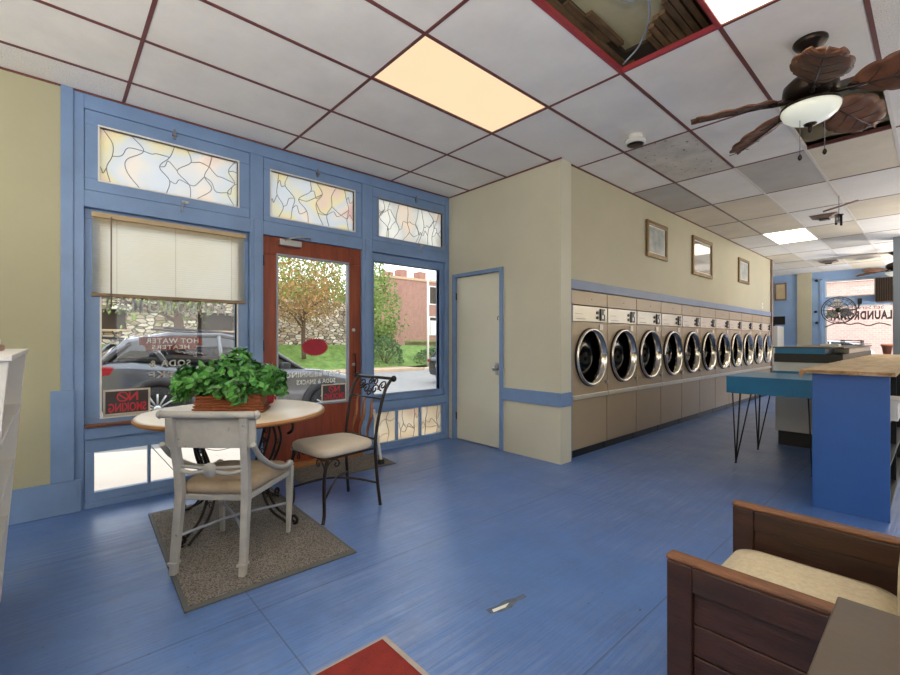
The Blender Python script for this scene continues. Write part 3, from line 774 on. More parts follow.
for i in range(11):
    o = d0 if i == 0 else copy_tree(d0)
    o.location = (XW + .004, Y0D + i * PITCH, 0)
    o['group'] = 'beige coin dryers in the wall'
    o['label'] = ('beige coin dryer with round chrome door, %s in the row counting from the cream closet' % ORD[i]) if i < 10 else 'beige coin dryer with round chrome door, last in the row at the far end'

# pictures above the dryers
def picture(y0, y1, z0, z1, label, art):
    t = thing('framed_picture', label, 'picture', (XW, (y0 + y1) / 2, z0), 0, 'pictures above the dryers')
    b = .055
    frame_mb(XW, XW + .03, y0, y1, z0, z1, y0 + b, y1 - b, z0 + b, z1 - b).build('frame', 'gold', t, .006)
    MB().box(XW + .004, XW + .010, y0 + b, y1 - b, z0 + b, z1 - b).build('mount', 'white', t)
    MB().box(XW + .010, XW + .014, y0 + b + .02, y1 - b - .02, z0 + b + .02, z1 - b - .02).build('print', art, t)
picture(5.76, 6.41, 2.35, 2.83, 'gold framed pale blue print above the dryers, nearest the closet', 'artblue')
picture(7.36, 8.24, 2.27, 2.88, 'largest gold framed picture above the dryers, reflecting the ceiling light', 'mirror')
picture(9.70, 10.38, 2.36, 2.83, 'gold framed print above the dryers, closest to the far end', 'artblue')
t = thing('light_switch', 'white light switch on the wall above the far dryers', 'switch', (XW, 11.42, 1.95))
MB().box(XW, XW + .008, 11.36, 11.48, 1.93, 2.06).build('plate', 'white', t, .002)
MB().box(XW + .008, XW + .016, 11.41, 11.43, 1.98, 2.01).build('toggle', 'white', t)

# ------------------------------------------------------------------ far wall
fw = MB()
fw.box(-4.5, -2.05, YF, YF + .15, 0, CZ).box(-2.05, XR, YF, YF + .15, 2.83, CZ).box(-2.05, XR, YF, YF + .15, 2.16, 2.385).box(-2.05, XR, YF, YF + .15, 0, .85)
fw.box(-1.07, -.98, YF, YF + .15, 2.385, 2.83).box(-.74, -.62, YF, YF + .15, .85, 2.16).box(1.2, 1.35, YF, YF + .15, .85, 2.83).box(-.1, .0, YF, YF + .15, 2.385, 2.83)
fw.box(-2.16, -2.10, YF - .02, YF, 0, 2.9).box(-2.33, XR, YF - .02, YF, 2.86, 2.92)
struct('wall_far', fw, 'litblue', .003)
struct('trim_5', MB().box(-2.64, -2.33, YF - .05, YF, 0, CZ), 'cream')
struct('wall_back_left', MB().box(-4.7, -4.5, 12.2, YF + .15, 0, CZ), 'cream')
for i, (a, b, c, e) in enumerate([(-2.05, -1.07, 2.385, 2.83), (-2.05, -.74, .85, 2.16), (-.98, -.1, 2.385, 2.83), (-.62, 1.2, .85, 2.16), (0, 1.2, 2.385, 2.83), (1.35, XR, .85, 2.83)]):
    w = struct('window_%d' % (9 + i), frame_mb(YF + .05, YF + .09, a, b, c, e, a + .03, b - .03, c + .03, e - .03).xf(Matrix(((0, 1, 0, 0), (1, 0, 0, 0), (0, 0, 1, 0), (0, 0, 0, 1)))), 'white')
    MB().box(a, b, YF + .066, YF + .072, c, e).build('glass', 'glass', w)
    if i == 1:
        text_mb('Self Service', (-.93, YF + .064, 2.045), (-1, 0, 0), (0, 0, 1), .62, .10, .001, .0).build('lettering', 'signdark', w)
        text_mb('LAUNDROMAT', (-.78, YF + .064, 1.775), (-1, 0, 0), (0, 0, 1), 1.20, .23, .001, .05, None, 1.15).build('lettering', 'signdark', w)
tag(MB().tube(spline([(-2.05, YF - .02, 1.60), (-1.78, YF - .03, 1.71), (-1.55, YF - .03, 1.66), (-1.4, YF - .03, 1.69), (-1.2, YF - .03, 1.62), (-1.0, YF - .03, 1.68), (-.8, YF - .02, 1.62)]), .016, 6).build('draped_cord', 'signdark'), 'dark cord strung wavily across the far shop window', 'cord')
t = thing('framed_picture', 'tan print hung on the blue wall at the far end', 'picture', (-2.97, YF, 2.38))
frame_mb(YF - .025, YF, -3.16, -2.88, 2.38, 2.87, -3.12, -2.91, 2.42, 2.83).xf(Matrix(((0, 1, 0, 0), (1, 0, 0, 0), (0, 0, 1, 0), (0, 0, 0, 1)))).build('frame', 'gridbrown', t, .003)
MB().box(-3.12, -2.91, YF - .012, YF, 2.42, 2.83).build('print', 'arttan', t)
t = thing('vending_machine', 'white vending machine beyond the end of the dryer wall', 'vending machine', (-3.2, 14.4, 0))
MB().box(-3.6, -2.83, 14.1, 14.8, 0.06, 1.62).build('cabinet', 'white', t, .01)
MB().box(-3.5, -2.9, 14.09, 14.1, .5, 1.5).build('front_window', 'bowl', t)
MB().box(-3.56, -2.87, 14.14, 14.76, 0, .06).build('plinth', 'black', t)
t = thing('monitor', 'black monitor on top of the white vending machine', 'monitor', (-3.05, 14.4, 1.62))
MB().box(-3.3, -2.72, 14.34, 14.38, 1.66, 1.88).build('screen', 'black', t, .005)
MB().box(-3.1, -2.95, 14.34, 14.46, 1.62, 1.66).build('stand', 'black', t)

# speaker box on the far window, column
t = thing('loudspeaker', 'brown slatted loudspeaker box mounted high on the far window frame', 'speaker', (-.85, 15.2, 2.17))
MB().box(-1.05, -.66, 15.02, YF, 2.19, 2.78).build('box', mk_wood('walnut_box', (66, 52, 40), (84, 68, 54), .6, (1, 1, 1), 5), t, .006)
mb = MB()
for i in range(9): mb.box(-1.03 + i * .041, -1.03 + i * .041 + .022, 15.008, 15.02, 2.21, 2.76)
mb.build('slatted_grille', 'darkmetal', t)
struct('trim_6', MB().box(-.548, -.20, 11.09, 11.42, 0, CZ), 'columngrey', .006)

# wall fan
t = thing('wall_fan', 'round caged fan mounted in front of the far window lettering', 'fan', (-1.70, 14.75, 1.70))
mb = MB(); C = (-1.69, 14.6, 2.0)
for k, (r, dy) in enumerate([(.33, 0), (.335, .06), (.30, .10), (.28, -.06), (.2, -.08), (.2, .12), (.1, -.09)]):
    mb.tube([(C[0] + r * math.cos(a * PI / 16), C[1] + dy, C[2] + r * math.sin(a * PI / 16)) for a in range(32)], .010 if k < 2 else .005, 5, True)
for a in range(20):
    ca, sa = math.cos(a * PI / 10), math.sin(a * PI / 10)
    mb.tube([(C[0] + r * ca, C[1] + dy, C[2] + r * sa) for r, dy in ((.05, -.095), (.2, -.08), (.28, -.06), (.33, 0), (.335, .06), (.3, .1), (.08, .14))], .0035, 4)
mb.build('cage', 'darkmetal', t)
bl = MB()
for a in range(3):
    rot = Matrix.Translation(C) @ Matrix.Rotation(a * 2 * PI / 3 + .4, 4, 'Y')
    q = []
    for i in range(7):
        u = .05 + .23 * i / 6; wv = .05 + .07 * math.sin(PI * min(1, i / 5))
        q.append((rot @ Vector((u, .02, -wv)), rot @ Vector((u, -.02, wv))))
    vs = [v for p in q for v in p]; n0 = len(vs)
    vs += [v + Vector((0, .004, 0)) for v in vs]
    bl.add(vs, [(2 * i, 2 * i + 2, 2 * i + 3, 2 * i + 1) for i in range(6)] + [(n0 + 2 * i, n0 + 2 * i + 1, n0 + 2 * i + 3, n0 + 2 * i + 2) for i in range(6)], True)
bl.build('blades', 'steel', t)
MB().lathe([(0, -.06), (.05, -.05), (.06, 0), (.06, .16), (.04, .2), (0, .2)], 16, C, 'y').build('motor', 'black', t)
MB().tube([(C[0], C[1] + .15, C[2]), (-1.45, 14.80, 2.0), (-1.36, 15.05, 2.05), (-1.36, YF - .02, 2.25)], .018, 8).box(-1.40, -1.32, YF - .035, YF - .02, 2.18, 2.32).build('bracket', 'black', t)
for (x, z, lb) in ((-2.22, 2.86, 'topmost'), (-2.24, 2.02, 'middle'), (-2.22, 1.72, 'lowest')):
    tag(MB().lathe([(.035, 0), (.035, .03), (.02, .045), (0, .045)], 12, (x, YF - .02, z), 'y').xf(Matrix.Translation((0, 2 * (YF - .02), 0)) @ Matrix.Diagonal((1, -1, 1, 1))).build('wall_sensor', 'black'), 'small black sensor on the blue frame left of the far window, %s of three' % lb, 'sensor', 'black sensors by the far window')

# ------------------------------------------------------------------ ceiling fittings
t = thing('smoke_detector', 'round white smoke detector under the ceiling near the closet corner', 'smoke detector', (-1.816, 3.87, CZ))
MB().lathe([(.06, 0), (.062, -.03), (.03, -.035), (.03, -.045), (.085, -.05), (.090, -.075), (.07, -.085), (0, -.088)], 28, (-1.816, 3.87, CZ)).build('body', 'white', t)
MB().lathe([(.072, -.086), (.060, -.095), (.04, -.097), (0, -.097)], 20, (-1.816, 3.87, CZ)).build('sensor_grille', 'darkmetal', t)
def vent(x, y, s, label):
    t = thing('ceiling_vent', label, 'vent', (x, y, CZ), 0, 'dark vents in the far ceiling')
    mb = MB()
    for k in range(3):
        a = s * (1 - .28 * k); z = CZ - .014 * k
        mb.loft([[(x + sx * a, y + sy * a, z - .004) for sx, sy in ((1, 1), (-1, 1), (-1, -1), (1, -1))], [(x + sx * a * .72, y + sy * a * .72, z - .022) for sx, sy in ((1, 1), (-1, 1), (-1, -1), (1, -1))]], True, False)
    mb.build('louvre', 'gridbrown', t)
    MB().box(x - .06, x + .06, y - .05, y + .05, CZ - .062, CZ - .048).build('damper', 'darkmetal', t)
vent(-1.13, 8.45, .16, 'dark square ceiling vent near the hanging mobile')
vent(-1.72, 13.4, .17, 'dark square ceiling vent close to the far window wall')
t = thing('hanging_mobile', 'small dark mobile with crossbar dangling from the ceiling', 'ornament', (-.85, 7.4, CZ))
MB().cyl((-.85, 7.4, CZ), (-.85, 7.4, 2.74), .004, None, 6).build('wire', 'lead', t)
MB().tube([(-1.00, 7.36, 2.90), (-.85, 7.4, 2.94), (-.68, 7.50, 3.0)], .012, 6).build('crossbar', 'gridbrown', t)
for k, (a, b, l) in enumerate([(-.02, .0, .10), (.02, .02, .14), (.0, .04, .08), (-.03, .03, .12)]):
    MB().cyl((-.85 + a, 7.4 + b, 2.84), (-.85 + a, 7.4 + b, 2.84 - l), .013, None, 10).build('chime', 'black' if k % 2 else 'steel', t)
MB().lathe([(.045, .03), (.045, .04), (0, .05)], 12, (-.85, 7.41, 2.80)).build('chime_cap', 'darkmetal', t)

def make_fan():
    t = thing('ceiling_fan', None, 'fan', (0, 0, 0))
    def L(mb, n, m, p=t, b=0): return mb.build(n, m, p, b, True)
    L(MB().lathe([(.085, 0), (.088, -.012), (.078, -.03), (.05, -.05), (.03, -.07), (0, -.07)], 28), 'canopy', 'darkmetal')
    L(MB().cyl((0, 0, -.06), (0, 0, -.12 - DROP), .016), 'downrod', 'darkmetal')
    L(MB().lathe([(.03, -.10), (.10, -.125), (.135, -.16), (.14, -.205), (.125, -.235), (.09, -.25), (.05, -.255), (.05, -.275)], 32), 'motor_housing', 'darkmetal')
    L(MB().lathe([(.05, -.262), (.11, -.272), (.148, -.288), (.152, -.30), (.138, -.304), (.05, -.285)], 32), 'light_kit_plate', 'darkmetal')
    bw = L(MB().lathe([(.146, -.302), (.147, -.318), (.134, -.345), (.105, -.370), (.063, -.390), (.022, -.400), (0, -.402)], 36), 'light_bowl', 'bulblit')
    L(MB().lathe([(.034, -.399), (.028, -.41), (.012, -.416), (.012, -.44), (.006, -.452), (0, -.452)], 16), 'finial', 'darkmetal', bw)
    for sx, z in ((-.04, -.60), (.06, -.56)):
        pc = L(MB().cyl((sx, .06 * (1 if sx > 0 else -1), -.30), (sx, .06 * (1 if sx > 0 else -1), z), .0022, None, 5), 'pull_chain', 'lead')
        L(MB().lathe([(0, .012), (.010, 0), (.012, -.014), (.006, -.026), (0, -.028)], 10, (sx, .06 * (1 if sx > 0 else -1), z)), 'chain_knob', 'darkmetal', pc)
    for k in range(5):
        ang = math.radians(FAN_A0 + 72 * k)
        mat = Matrix.Rotation(ang, 4, 'Z') @ Matrix.Translation((0, 0, -.225)) @ Matrix.Rotation(math.radians(FAN_DROOP), 4, 'Y')
        pit = mat @ Matrix.Rotation(math.radians(FAN_PITCH), 4, 'X')
        iron = MB().tube([(.09, 0, 0), (.14, 0, -.012), (.20, 0, -.012), (.27, 0, -.008)], [.016, .013, .011, .008], 8)
        iron.lathe([(0, -.012), (.03, -.012), (.03, -.004), (0, -.004)], 12, (.20, 0, 0))
        iron.xf(pit)
        L(iron, 'blade_iron', 'darkmetal')
        # palm-leaf blade: scalloped outline, raised midrib, ribs
        n = 40; top = []; 
        x0, x1 = .17, .66
        edge = []
        for i in range(n + 1):
            s = i / n; x = x0 + (x1 - x0) * s
            wv = .150 * (math.sin(PI * min(1, s * .95 + .05)) ** .60) * (1 - .12 * s)
            wv *= 1 - .10 * (1 - abs(math.sin(s * PI * 4.0))) ** 3
            edge.append((x, max(.006, wv)))
        mb = MB(); m = 8; vs = []
        for x, wv in edge:
            for j in range(m + 1):
                v = -1 + 2 * j / m
                ridge = .010 * (1 - min(1, abs(v) * 6)) if abs(v) < .17 else 0
                fold = .003 * math.sin((x - x0 + abs(v) * .10) * 2 * PI / .125)
                vs.append((x + abs(v) * .035 * (1 if x < x1 - .04 else 0), v * wv, -ridge + fold + .012 * v * v))
        off = len(vs); vs2 = [(a, b, c + .009) for a, b, c in vs]
        fs = []
        for i in range(n):
            for j in range(m):
                a = i * (m + 1) + j; fs.append((a, a + 1, a + m + 2, a + m + 1)); fs.append((off + a, off + a + m + 1, off + a + m + 2, off + a + 1))
        for i in range(n):
            for j in (0, m):
                a = i * (m + 1) + j; fs.append((a, a + m + 1, off + a + m + 1, off + a))
        for j in range(m):
            for i in (0, n):
                a = i * (m + 1) + j; fs.append((a, a + 1, off + a + 1, off + a))
        mb.add(vs + vs2, fs, True); mb.xf(pit)
        b = L(mb, 'blade', 'blade')
        rib = MB().tube([(x0, 0, -.012), (x1 - .06, 0, -.010)], [.006, .003], 6)
        for q in range(4):
            xx = x0 + .09 + q * .105
            for sg in (-1, 1): rib.tube([(xx, 0, -.010), (xx + .045, sg * .055, -.008), (xx + .06, sg * .085, -.003)], .0025, 5)
        rib.xf(pit); L(rib, 'blade_vein', 'pine', b)
    return t
FAN_A0, FAN_DROOP, FAN_PITCH, DROP = -4, 7, -20, .11
fan = make_fan(); fan.location = (-.528, 3.444, CZ)
for o in fan.children:
    if o.name.split('.')[0] not in ('canopy', 'downrod'): o.location.z = -DROP
fan['label'] = 'ceiling fan with brown leaf blades and white glass bowl, close overhead'; fan['group'] = 'leaf bladed ceiling fans'
f2 = copy_tree(fan); f2.location = (-.62, 13.0, CZ); f2.rotation_euler = (0, 0, .3)
f2['label'] = 'far ceiling fan partly hidden behind the grey column'

# ------------------------------------------------------------------ mats
def mat_(name, pts, m, e, label, h=.012, bw=.035):
    cx = sum(p[0] for p in pts) / 4; cy = sum(p[1] for p in pts) / 4
    t = thing(name, label, 'mat', (cx, cy, 0))
    def sh(p, d): 
        v = Vector((p[0] - cx, p[1] - cy)); L_ = v.length; v *= (L_ - d * 1.4) / L_; return (cx + v.x, cy + v.y)
    inn = [sh(p, bw) for p in pts]
    MB().prism(inn, lambda u, v, t_: (u, v, t_), .001, h).build('pile', m, t)
    eb = MB()
    for i in range(4):
        a, b, c, d_ = pts[i], pts[(i + 1) % 4], inn[(i + 1) % 4], inn[i]
        eb.prism([a, b, c, d_], lambda u, v, t_: (u, v, t_), .0005, h * .75)
    eb.build('edging', e, t)
mat_('floor_mat', [(-3.80, .52), (-2.31, .455), (-2.295, 1.335), (-3.78, 1.385)], 'mat', 'matedge', 'speckled grey brown mat under the bistro table and white chair', .012, .03)
mat_('floor_mat', [(-4.19, 1.62), (-3.69, 1.62), (-3.69, 2.60), (-4.19, 2.64)], 'mat', 'matedge', 'grey door mat lying before the brown front door', .01, .03)
mat_('floor_mat', [(-1.565, 1.046), (-1.08, 1.046), (-1.08, .3), (-1.565, .3)], 'redmat', 'matbind', 'red mat with pale binding at the bottom of the picture', .01, .02)

# ------------------------------------------------------------------ bistro table
TX, TY = -3.295, .965
t = thing('bistro_table', 'round cream topped table with oak edge and scrolled iron legs', 'table', (TX, TY, 0))
MB().lathe([(0, .742), (.575, .742), (.588, .748), (.588, .756), (.57, .760), (0, .761)], 64, (TX, TY, 0)).build('table_top', 'tabletop', t)
MB().lathe([(.560, .728), (.590, .728), (.597, .736), (.597, .748), (.586, .756), (.560, .752)], 64, (TX, TY, 0), 'z', True).build('oak_edge', 'oak', t)
MB().tube([(TX + .44 * math.cos(a * PI / 20), TY + .44 * math.sin(a * PI / 20), .705) for a in range(40)], .011, 6, True).tube([(TX - .44, TY, .705), (TX + .44, TY, .705)], .009, 6).tube([(TX, TY - .44, .705), (TX, TY + .44, .705)], .009, 6).tube([(TX + .24 * math.cos(a * PI / 16), TY + .24 * math.sin(a * PI / 16), .30) for a in range(32)], .008, 6, True).build('apron_ring', 'iron', t)
for k in range(4):
    a = math.radians(-56 + 90 * k); u = Vector((math.cos(a), math.sin(a), 0)); s_ = Vector((-u.y, u.x, 0)); z = Vector((0, 0, 1)); c = Vector((TX, TY, 0))
    lg = MB()
    for off in (-.028, .028):
        prof = [(.44, .012), (.40, .04), (.30, .10), (.235, .22), (.25, .36), (.315, .50), (.335, .60), (.30, .69), (.26, .73)]
        lg.tube(spline([c + u * r + s_ * off + z * h for r, h in prof], 5), .0095, 7)
    lg.tube(spiral(c + u * .452 + z * .045, u, z, .034, .012, -PI / 2, PI * 1.3), .010, 7)
    lg.tube(spiral(c + u * .40 + z * .665, u, z, .055, .045, PI * .55, -PI * .45, 10), .010, 7)
    leg = lg.build('leg', 'iron', t)
    sc = MB()
    for i in range(6):
        h = .18 + i * .075; r = .235 + .085 * max(0, min(1, (h - .25) / .3))
        sc.tube(spiral(c + u * r + z * h, s_, z, .024, .008, 0 if i % 2 else PI, (2.4 * PI) if i % 2 else -1.4 * PI, 12), .0045, 5)
    sc.build('vine_scroll', 'iron', leg)

# planter on the table
PX, PY, PA = -3.26, .93, math.radians(58.6)
t = thing('planter_basket', 'long red brown wicker basket of green ivy on the round table', 'plant', (PX, PY, .761), PA)
rings = []
for h, a, b in ((0, .222, .10), (.05, .212, .095), (.11, .205, .092), (.125, .212, .098), (.125, .195, .08), (.09, .19, .078)):
    rg = []
    for q, (sx, sy) in enumerate(((1, 1), (-1, 1), (-1, -1), (1, -1))):
        for j in range(4):
            an = (q + j / 3) * PI / 2; rg.append((sx * (a - .02) + .02 * math.cos(an), sy * (b - .02) + .02 * math.sin(an), h))
    rings.append(rg)
mb = MB().loft(rings)
for i in range(6):
    h = .012 + i * .019; a = .224 - .0017 * i * 6 / 6 * 2; b = .101
    mb.tube([(sx * (a - .004 * i / 2), sy * (b - .003 * i / 2), h) for sx, sy in ((1, 1), (-1, 1), (-1, -1), (1, -1))], .0075, 5, True)
mb.build('basket', 'wicker', t, 0, True)
lf = [MB(), MB()]; sm = MB(); q = random.Random(5)
for i in range(1000):
    u = q.uniform(-1, 1); th = q.uniform(0, 2 * PI); rr = q.uniform(.55, 1) ** .5
    lump = .8 + .28 * math.sin(u * 5.2 + 1.1) + .12 * math.sin(u * 11)
    p = Vector((u * .335, math.cos(th) * rr * .19 * (1 - .35 * u * u), .225 + math.sin(th) * rr * .185 * (1 - .45 * abs(u) ** 3) * lump - .10 * max(0, abs(u) - .6)))
    if p.z < .03: continue
    if p.z < .125 and abs(p.x) < .20 and abs(p.y) < .095: continue
    nrm = Vector((p.x * 1.2, p.y * 3, (p.z - .18) * 2.2)) + Vector((q.gauss(0, .35), q.gauss(0, .35), q.gauss(0, .35) + .25)); nrm.normalize()
    d_ = nrm.orthogonal().normalized(); d_.rotate(Matrix.Rotation(q.uniform(0, 2 * PI), 3, nrm)); sd = nrm.cross(d_)
    L_ = q.uniform(.045, .085); W_ = L_ * q.uniform(.30, .42)
    dr = nrm * -L_ * .18
    pts = [p - d_ * L_ * .5, p - d_ * L_ * .28 + sd * W_ * .9 + nrm * .004, p + d_ * .02 * 0 + sd * W_ * .72, p + d_ * L_ * .25 + sd * W_ * .62 + dr * .4, p + d_ * L_ * .62 + dr, p + d_ * L_ * .25 - sd * W_ * .62 + dr * .4, p - sd * W_ * .72, p - d_ * L_ * .28 - sd * W_ * .9 + nrm * .004, p + nrm * .006]
    lf[0 if q.random() < .62 else 1].add(pts, [(8, i_, (i_ + 1) % 8) for i_ in range(8)])
for i in range(60):
    u = q.uniform(-.9, .9); p1 = Vector((u * .3, q.uniform(-.12, .12), q.uniform(.18, .32)))
    sm.tube(spline([(u * .15, p1.y * .3, .09), (u * .24, p1.y * .7, (p1.z + .1) * .55), p1], 3), .0025, 4)
fo = lf[0].build('foliage', 'leafa', t, 0, True); lf[1].build('foliage', 'leafb', t, 0, True); sm.build('stems', 'soil', t, 0, True)
t = thing('cup', 'small red cup on the table behind the ivy basket', 'cup', (-3.50, 1.27, .761))
MB().lathe([(.022, 0), (.03, .01), (.034, .075), (.031, .075), (.026, .012), (0, .01)], 20, (-3.50, 1.27, .761)).build('body', 'seal', t)
MB().tube(spiral((-3.47, 1.295, .80), (.77, .64, 0), (0, 0, 1), .022, .022, -1.6, 1.6, 10), .005, 6).build('handle', 'white', t)

# ------------------------------------------------------------------ white side chair (faces away)
t = thing('side_chair', 'distressed white wooden chair with taupe seat, back to the viewer', 'chair', (-2.79, .815, 0.012), math.radians(46))
def L(mb, n, m, p=t, b=0): return mb.build(n, m, p, b, True)
def taper(mb, pts, w, d=None):
    """square-section leg through points; w half width per point"""
    rings = []
    for (x, y, z), a in zip(pts, w): rings.append([(x + a, y + a, z), (x - a, y + a, z), (x - a, y - a, z), (x + a, y - a, z)])
    return mb.loft(rings, True, False)
for sx in (-1, 1):
    p = taper(MB(), [(sx * .186, -.285, 0), (sx * .186, -.272, .10), (sx * .180, -.235, .40), (sx * .183, -.245, .55), (sx * .196, -.295, .83)], [.017, .018, .021, .020, .018])
    lg = L(p, 'rear_leg', 'greywhite', t, .003)
    L(taper(MB(), [(sx * .186, -.283, .052), (sx * .186, -.281, .066)], [.025, .025]), 'foot_collar', 'greywhite', lg, .003)
    p = taper(MB(), [(sx * .215, .245, 0), (sx * .222, .245, .20), (sx * .228, .235, .43)], [.012, .016, .021])
    lg = L(p, 'front_leg', 'greywhite', t, .003)
    L(MB().lathe([(0, .47), (.018, .463), (.026, .445), (.018, .428), (0, .424)], 14, (sx * .228, .235, 0)), 'finial', 'greywhite', lg)
    L(MB().tube(spline([(sx * .245, -.292, .69), (sx * .244, -.20, .60), (sx * .242, -.02, .50), (sx * .236, .13, .455), (sx * .230, .235, .45)], 6), .0145, 8), 'arm', 'greywhite')
curve = lambda x: -.285 - .016 * (1 - (x / .25) ** 2)
rings = []
for i in range(13):
    x = -.243 + .486 * i / 12; y = curve(x) + .028
    rings.append([(x, y + .010, .668), (x, y - .010, .668), (x, y - .014, .835), (x, y + .006, .835)])
L(MB().loft(rings, True, False), 'back_panel', 'greywhite', t, .002)
tr = L(MB().tube([(-.258 + .516 * i / 12, curve(-.258 + .516 * i / 12) + .002, .845) for i in range(13)], .020, 10), 'top_rail', 'greywhite')
for sx in (-1, 1): L(MB().lathe([(0, -.014), (.016, -.012), (.024, 0), (.016, .012), (0, .014)], 14, (sx * .262, curve(.258) + .002, .845), 'x'), 'scroll_end', 'greywhite', tr)
cb = MB().tube(spline([(-.185, -.248, .545), (-.10, -.262, .53), (0, -.268, .545), (.10, -.262, .53), (.185, -.248, .545)]), .012, 8).tube(spline([(-.185, -.248, .565), (-.06, -.266, .56), (.06, -.266, .56), (.185, -.248, .565)]), .009, 8)
cb = L(cb, 'lower_rail', 'greywhite')
L(MB().lathe([(0, -.018), (.030, -.015), (.038, -.006), (.038, .006), (.030, .015), (0, .018)], 22, (0, -.268, .549), 'y'), 'medallion', 'greywhite', cb)
fr_ = []
for z, k in ((.372, 1), (.405, 1)):
    fr_.append([(x * k, y * k, z) for x, y in ((.19, -.23), (.235, .25), (-.235, .25), (-.19, -.23))])
L(MB().loft(fr_, True, False), 'seat_frame', 'greywhite', t, .006)
rg = []
for z, k in ((.405, .93), (.412, .985), (.432, 1.0), (.452, .985), (.464, .93), (.472, .80), (.477, .5), (.479, .15)):
    ring = []
    for i in range(32):
        a = 2 * PI * i / 32; ca, sa = math.cos(a), math.sin(a)
        e = .32; x = math.copysign(abs(ca) ** e, ca); y = math.copysign(abs(sa) ** e, sa)
        yy = .01 + y * .245; ww = .195 + (.24 - .195) * (yy + .235) / .49
        ring.append((x * ww * k, .01 + y * .245 * k, z))
    rg.append(ring)
L(MB().loft(rg), 'seat_cushion', 'seatfab')
L(MB().tube(spline([(-.184, -.258, .19), (0, .0, .205), (.22, .245, .19)]), .0085, 8).tube(spline([(.184, -.258, .19), (0, .0, .190), (-.22, .245, .19)]), .0085, 8), 'cross_stretcher', 'bead')

# ------------------------------------------------------------------ wrought iron chair (faces the table)
t = thing('iron_chair', 'wrought iron chair with cream cushion and scrolled back beside the table', 'chair', (-3.045, 1.60, 0), math.radians(184))
def L(mb, n, m, p=t, b=0): return mb.build(n, m, p, b, True)
u_, v_, z_ = Vector((1, 0, 0)), Vector((0, 1, 0)), Vector((0, 0, 1))     # local: faces +y
for sx in (-1, 1):
    L(MB().tube(spline([(sx * .215, -.245, 0), (sx * .205, -.225, .20), (sx * .20, -.21, .45), (sx * .205, -.235, .65), (sx * .215, -.285, .85), (sx * .22, -.345, .945)], 5), [.0125] * 26, 8), 'rear_leg', 'iron')
    lg = L(MB().tube(spline([(sx * .235, .25, 0), (sx * .222, .232, .06), (sx * .225, .235, .20), (sx * .232, .235, .33), (sx * .235, .215, .44)], 5), .0125, 8), 'front_leg', 'iron')
    b = MB()
    for ax, sg in ((u_ * -sx, 1), (v_ * -1, 1)):
        base = Vector((sx * .232, .232, .33))
        b.tube(spline([base, base + ax * .02 + z_ * .06, base + ax * .06 + z_ * .095, base + ax * .10 + z_ * .09], 4), .0055, 6)
        b.tube(spiral(base + ax * .088 + z_ * .062, ax, z_, .028, .008, PI / 2, -PI * 1.4, 14), .0055, 6)
    L(b, 'leg_bracket', 'iron', lg)
    L(MB().lathe([(0, -.02), (.018, -.014), (.026, 0), (.018, .014), (0, .02)], 14, (sx * .245, -.352, .952), 'x'), 'ball_end', 'iron')
L(MB().tube([(-.245, -.352, .952), (.245, -.352, .952)], .0115, 8), 'top_rail', 'iron')
L(MB().tube([(-.212, -.268, .80), (.212, -.268, .80)], .007, 7).tube([(-.20, -.213, .50), (.20, -.213, .50)], .008, 7), 'cross_rail', 'iron')
sc = MB()
def back(x, z): return Vector((x, -.268 - .084 * (z - .80) / .15 - .008, z))
bu, bv = Vector((1, 0, 0)), (back(0, .95) - back(0, .80)).normalized()
for (cx_, cz_, r0, r1, a0, a1) in ((-.14, .895, .045, .012, -PI / 2, 2.2 * PI), (.14, .895, .045, .012, -PI / 2, -3.2 * PI), (-.055, .86, .045, .012, PI, -1.4 * PI), (.055, .86, .045, .012, 0, 2.4 * PI), (-.03, .915, .03, .008, 0, 2.5 * PI), (.03, .915, .03, .008, PI, -1.5 * PI), (0, .835, .03, .008, PI / 2, 3 * PI)):
    sc.tube(spiral(back(cx_, cz_), bu, bv, r0, r1, a0, a1, 22), .0062, 6)
L(sc, 'scrollwork', 'iron')
for k, x in enumerate((-.10, 0, .10)):
    L(MB().loft([[(x + dx + .012 * math.sin(i * 1.1), -.213 - .055 * (i / 8) ** 1.4 + dy, .50 + .30 * i / 8) for dx, dy in ((.016 * w_, .004), (-.016 * w_, .004), (-.016 * w_, -.004), (.016 * w_, -.004))] for i, w_ in enumerate((.5, .6, .8, 1, 1.1, 1, .8, .6, .5))], True, True), 'back_slat', mk('brown_bronze_slat', (132, 84, 52), .35, .5, .2, 8) if k == 0 else bpy.data.materials['brown_bronze_slat'])
rg = []
for z, k in ((.440, .90), (.445, .97), (.465, 1.0), (.49, .985), (.502, .92), (.509, .75), (.512, .4), (.513, .1)):
    ring = []
    for i in range(32):
        a = 2 * PI * i / 32; ca, sa = math.cos(a), math.sin(a); e = .38
        x = math.copysign(abs(ca) ** e, ca); y = math.copysign(abs(sa) ** e, sa)
        yy = .025 + y * .245; ww = .21 + .04 * (yy + .22) / .49
        ring.append((x * ww * k, .025 + y * .245 * k, z))
    rg.append(ring)
L(MB().loft(rg), 'seat_cushion', 'creamfab')
L(MB().tube([(-.20, -.208, .435), (-.235, .24, .435), (.235, .24, .435), (.20, -.208, .435)], .009, 6, True), 'seat_frame', 'iron')
L(MB().tube(spline([(-.222, .234, .15), (-.10, .10, .20), (0, 0, .215), (.10, -.12, .20), (.207, -.228, .17)], 5), .0085, 7).tube(spline([(.222, .234, .15), (.10, .10, .20), (0, 0, .215), (-.10, -.12, .20), (-.207, -.228, .17)], 5), .0085, 7), 'arched_stretcher', 'iron')

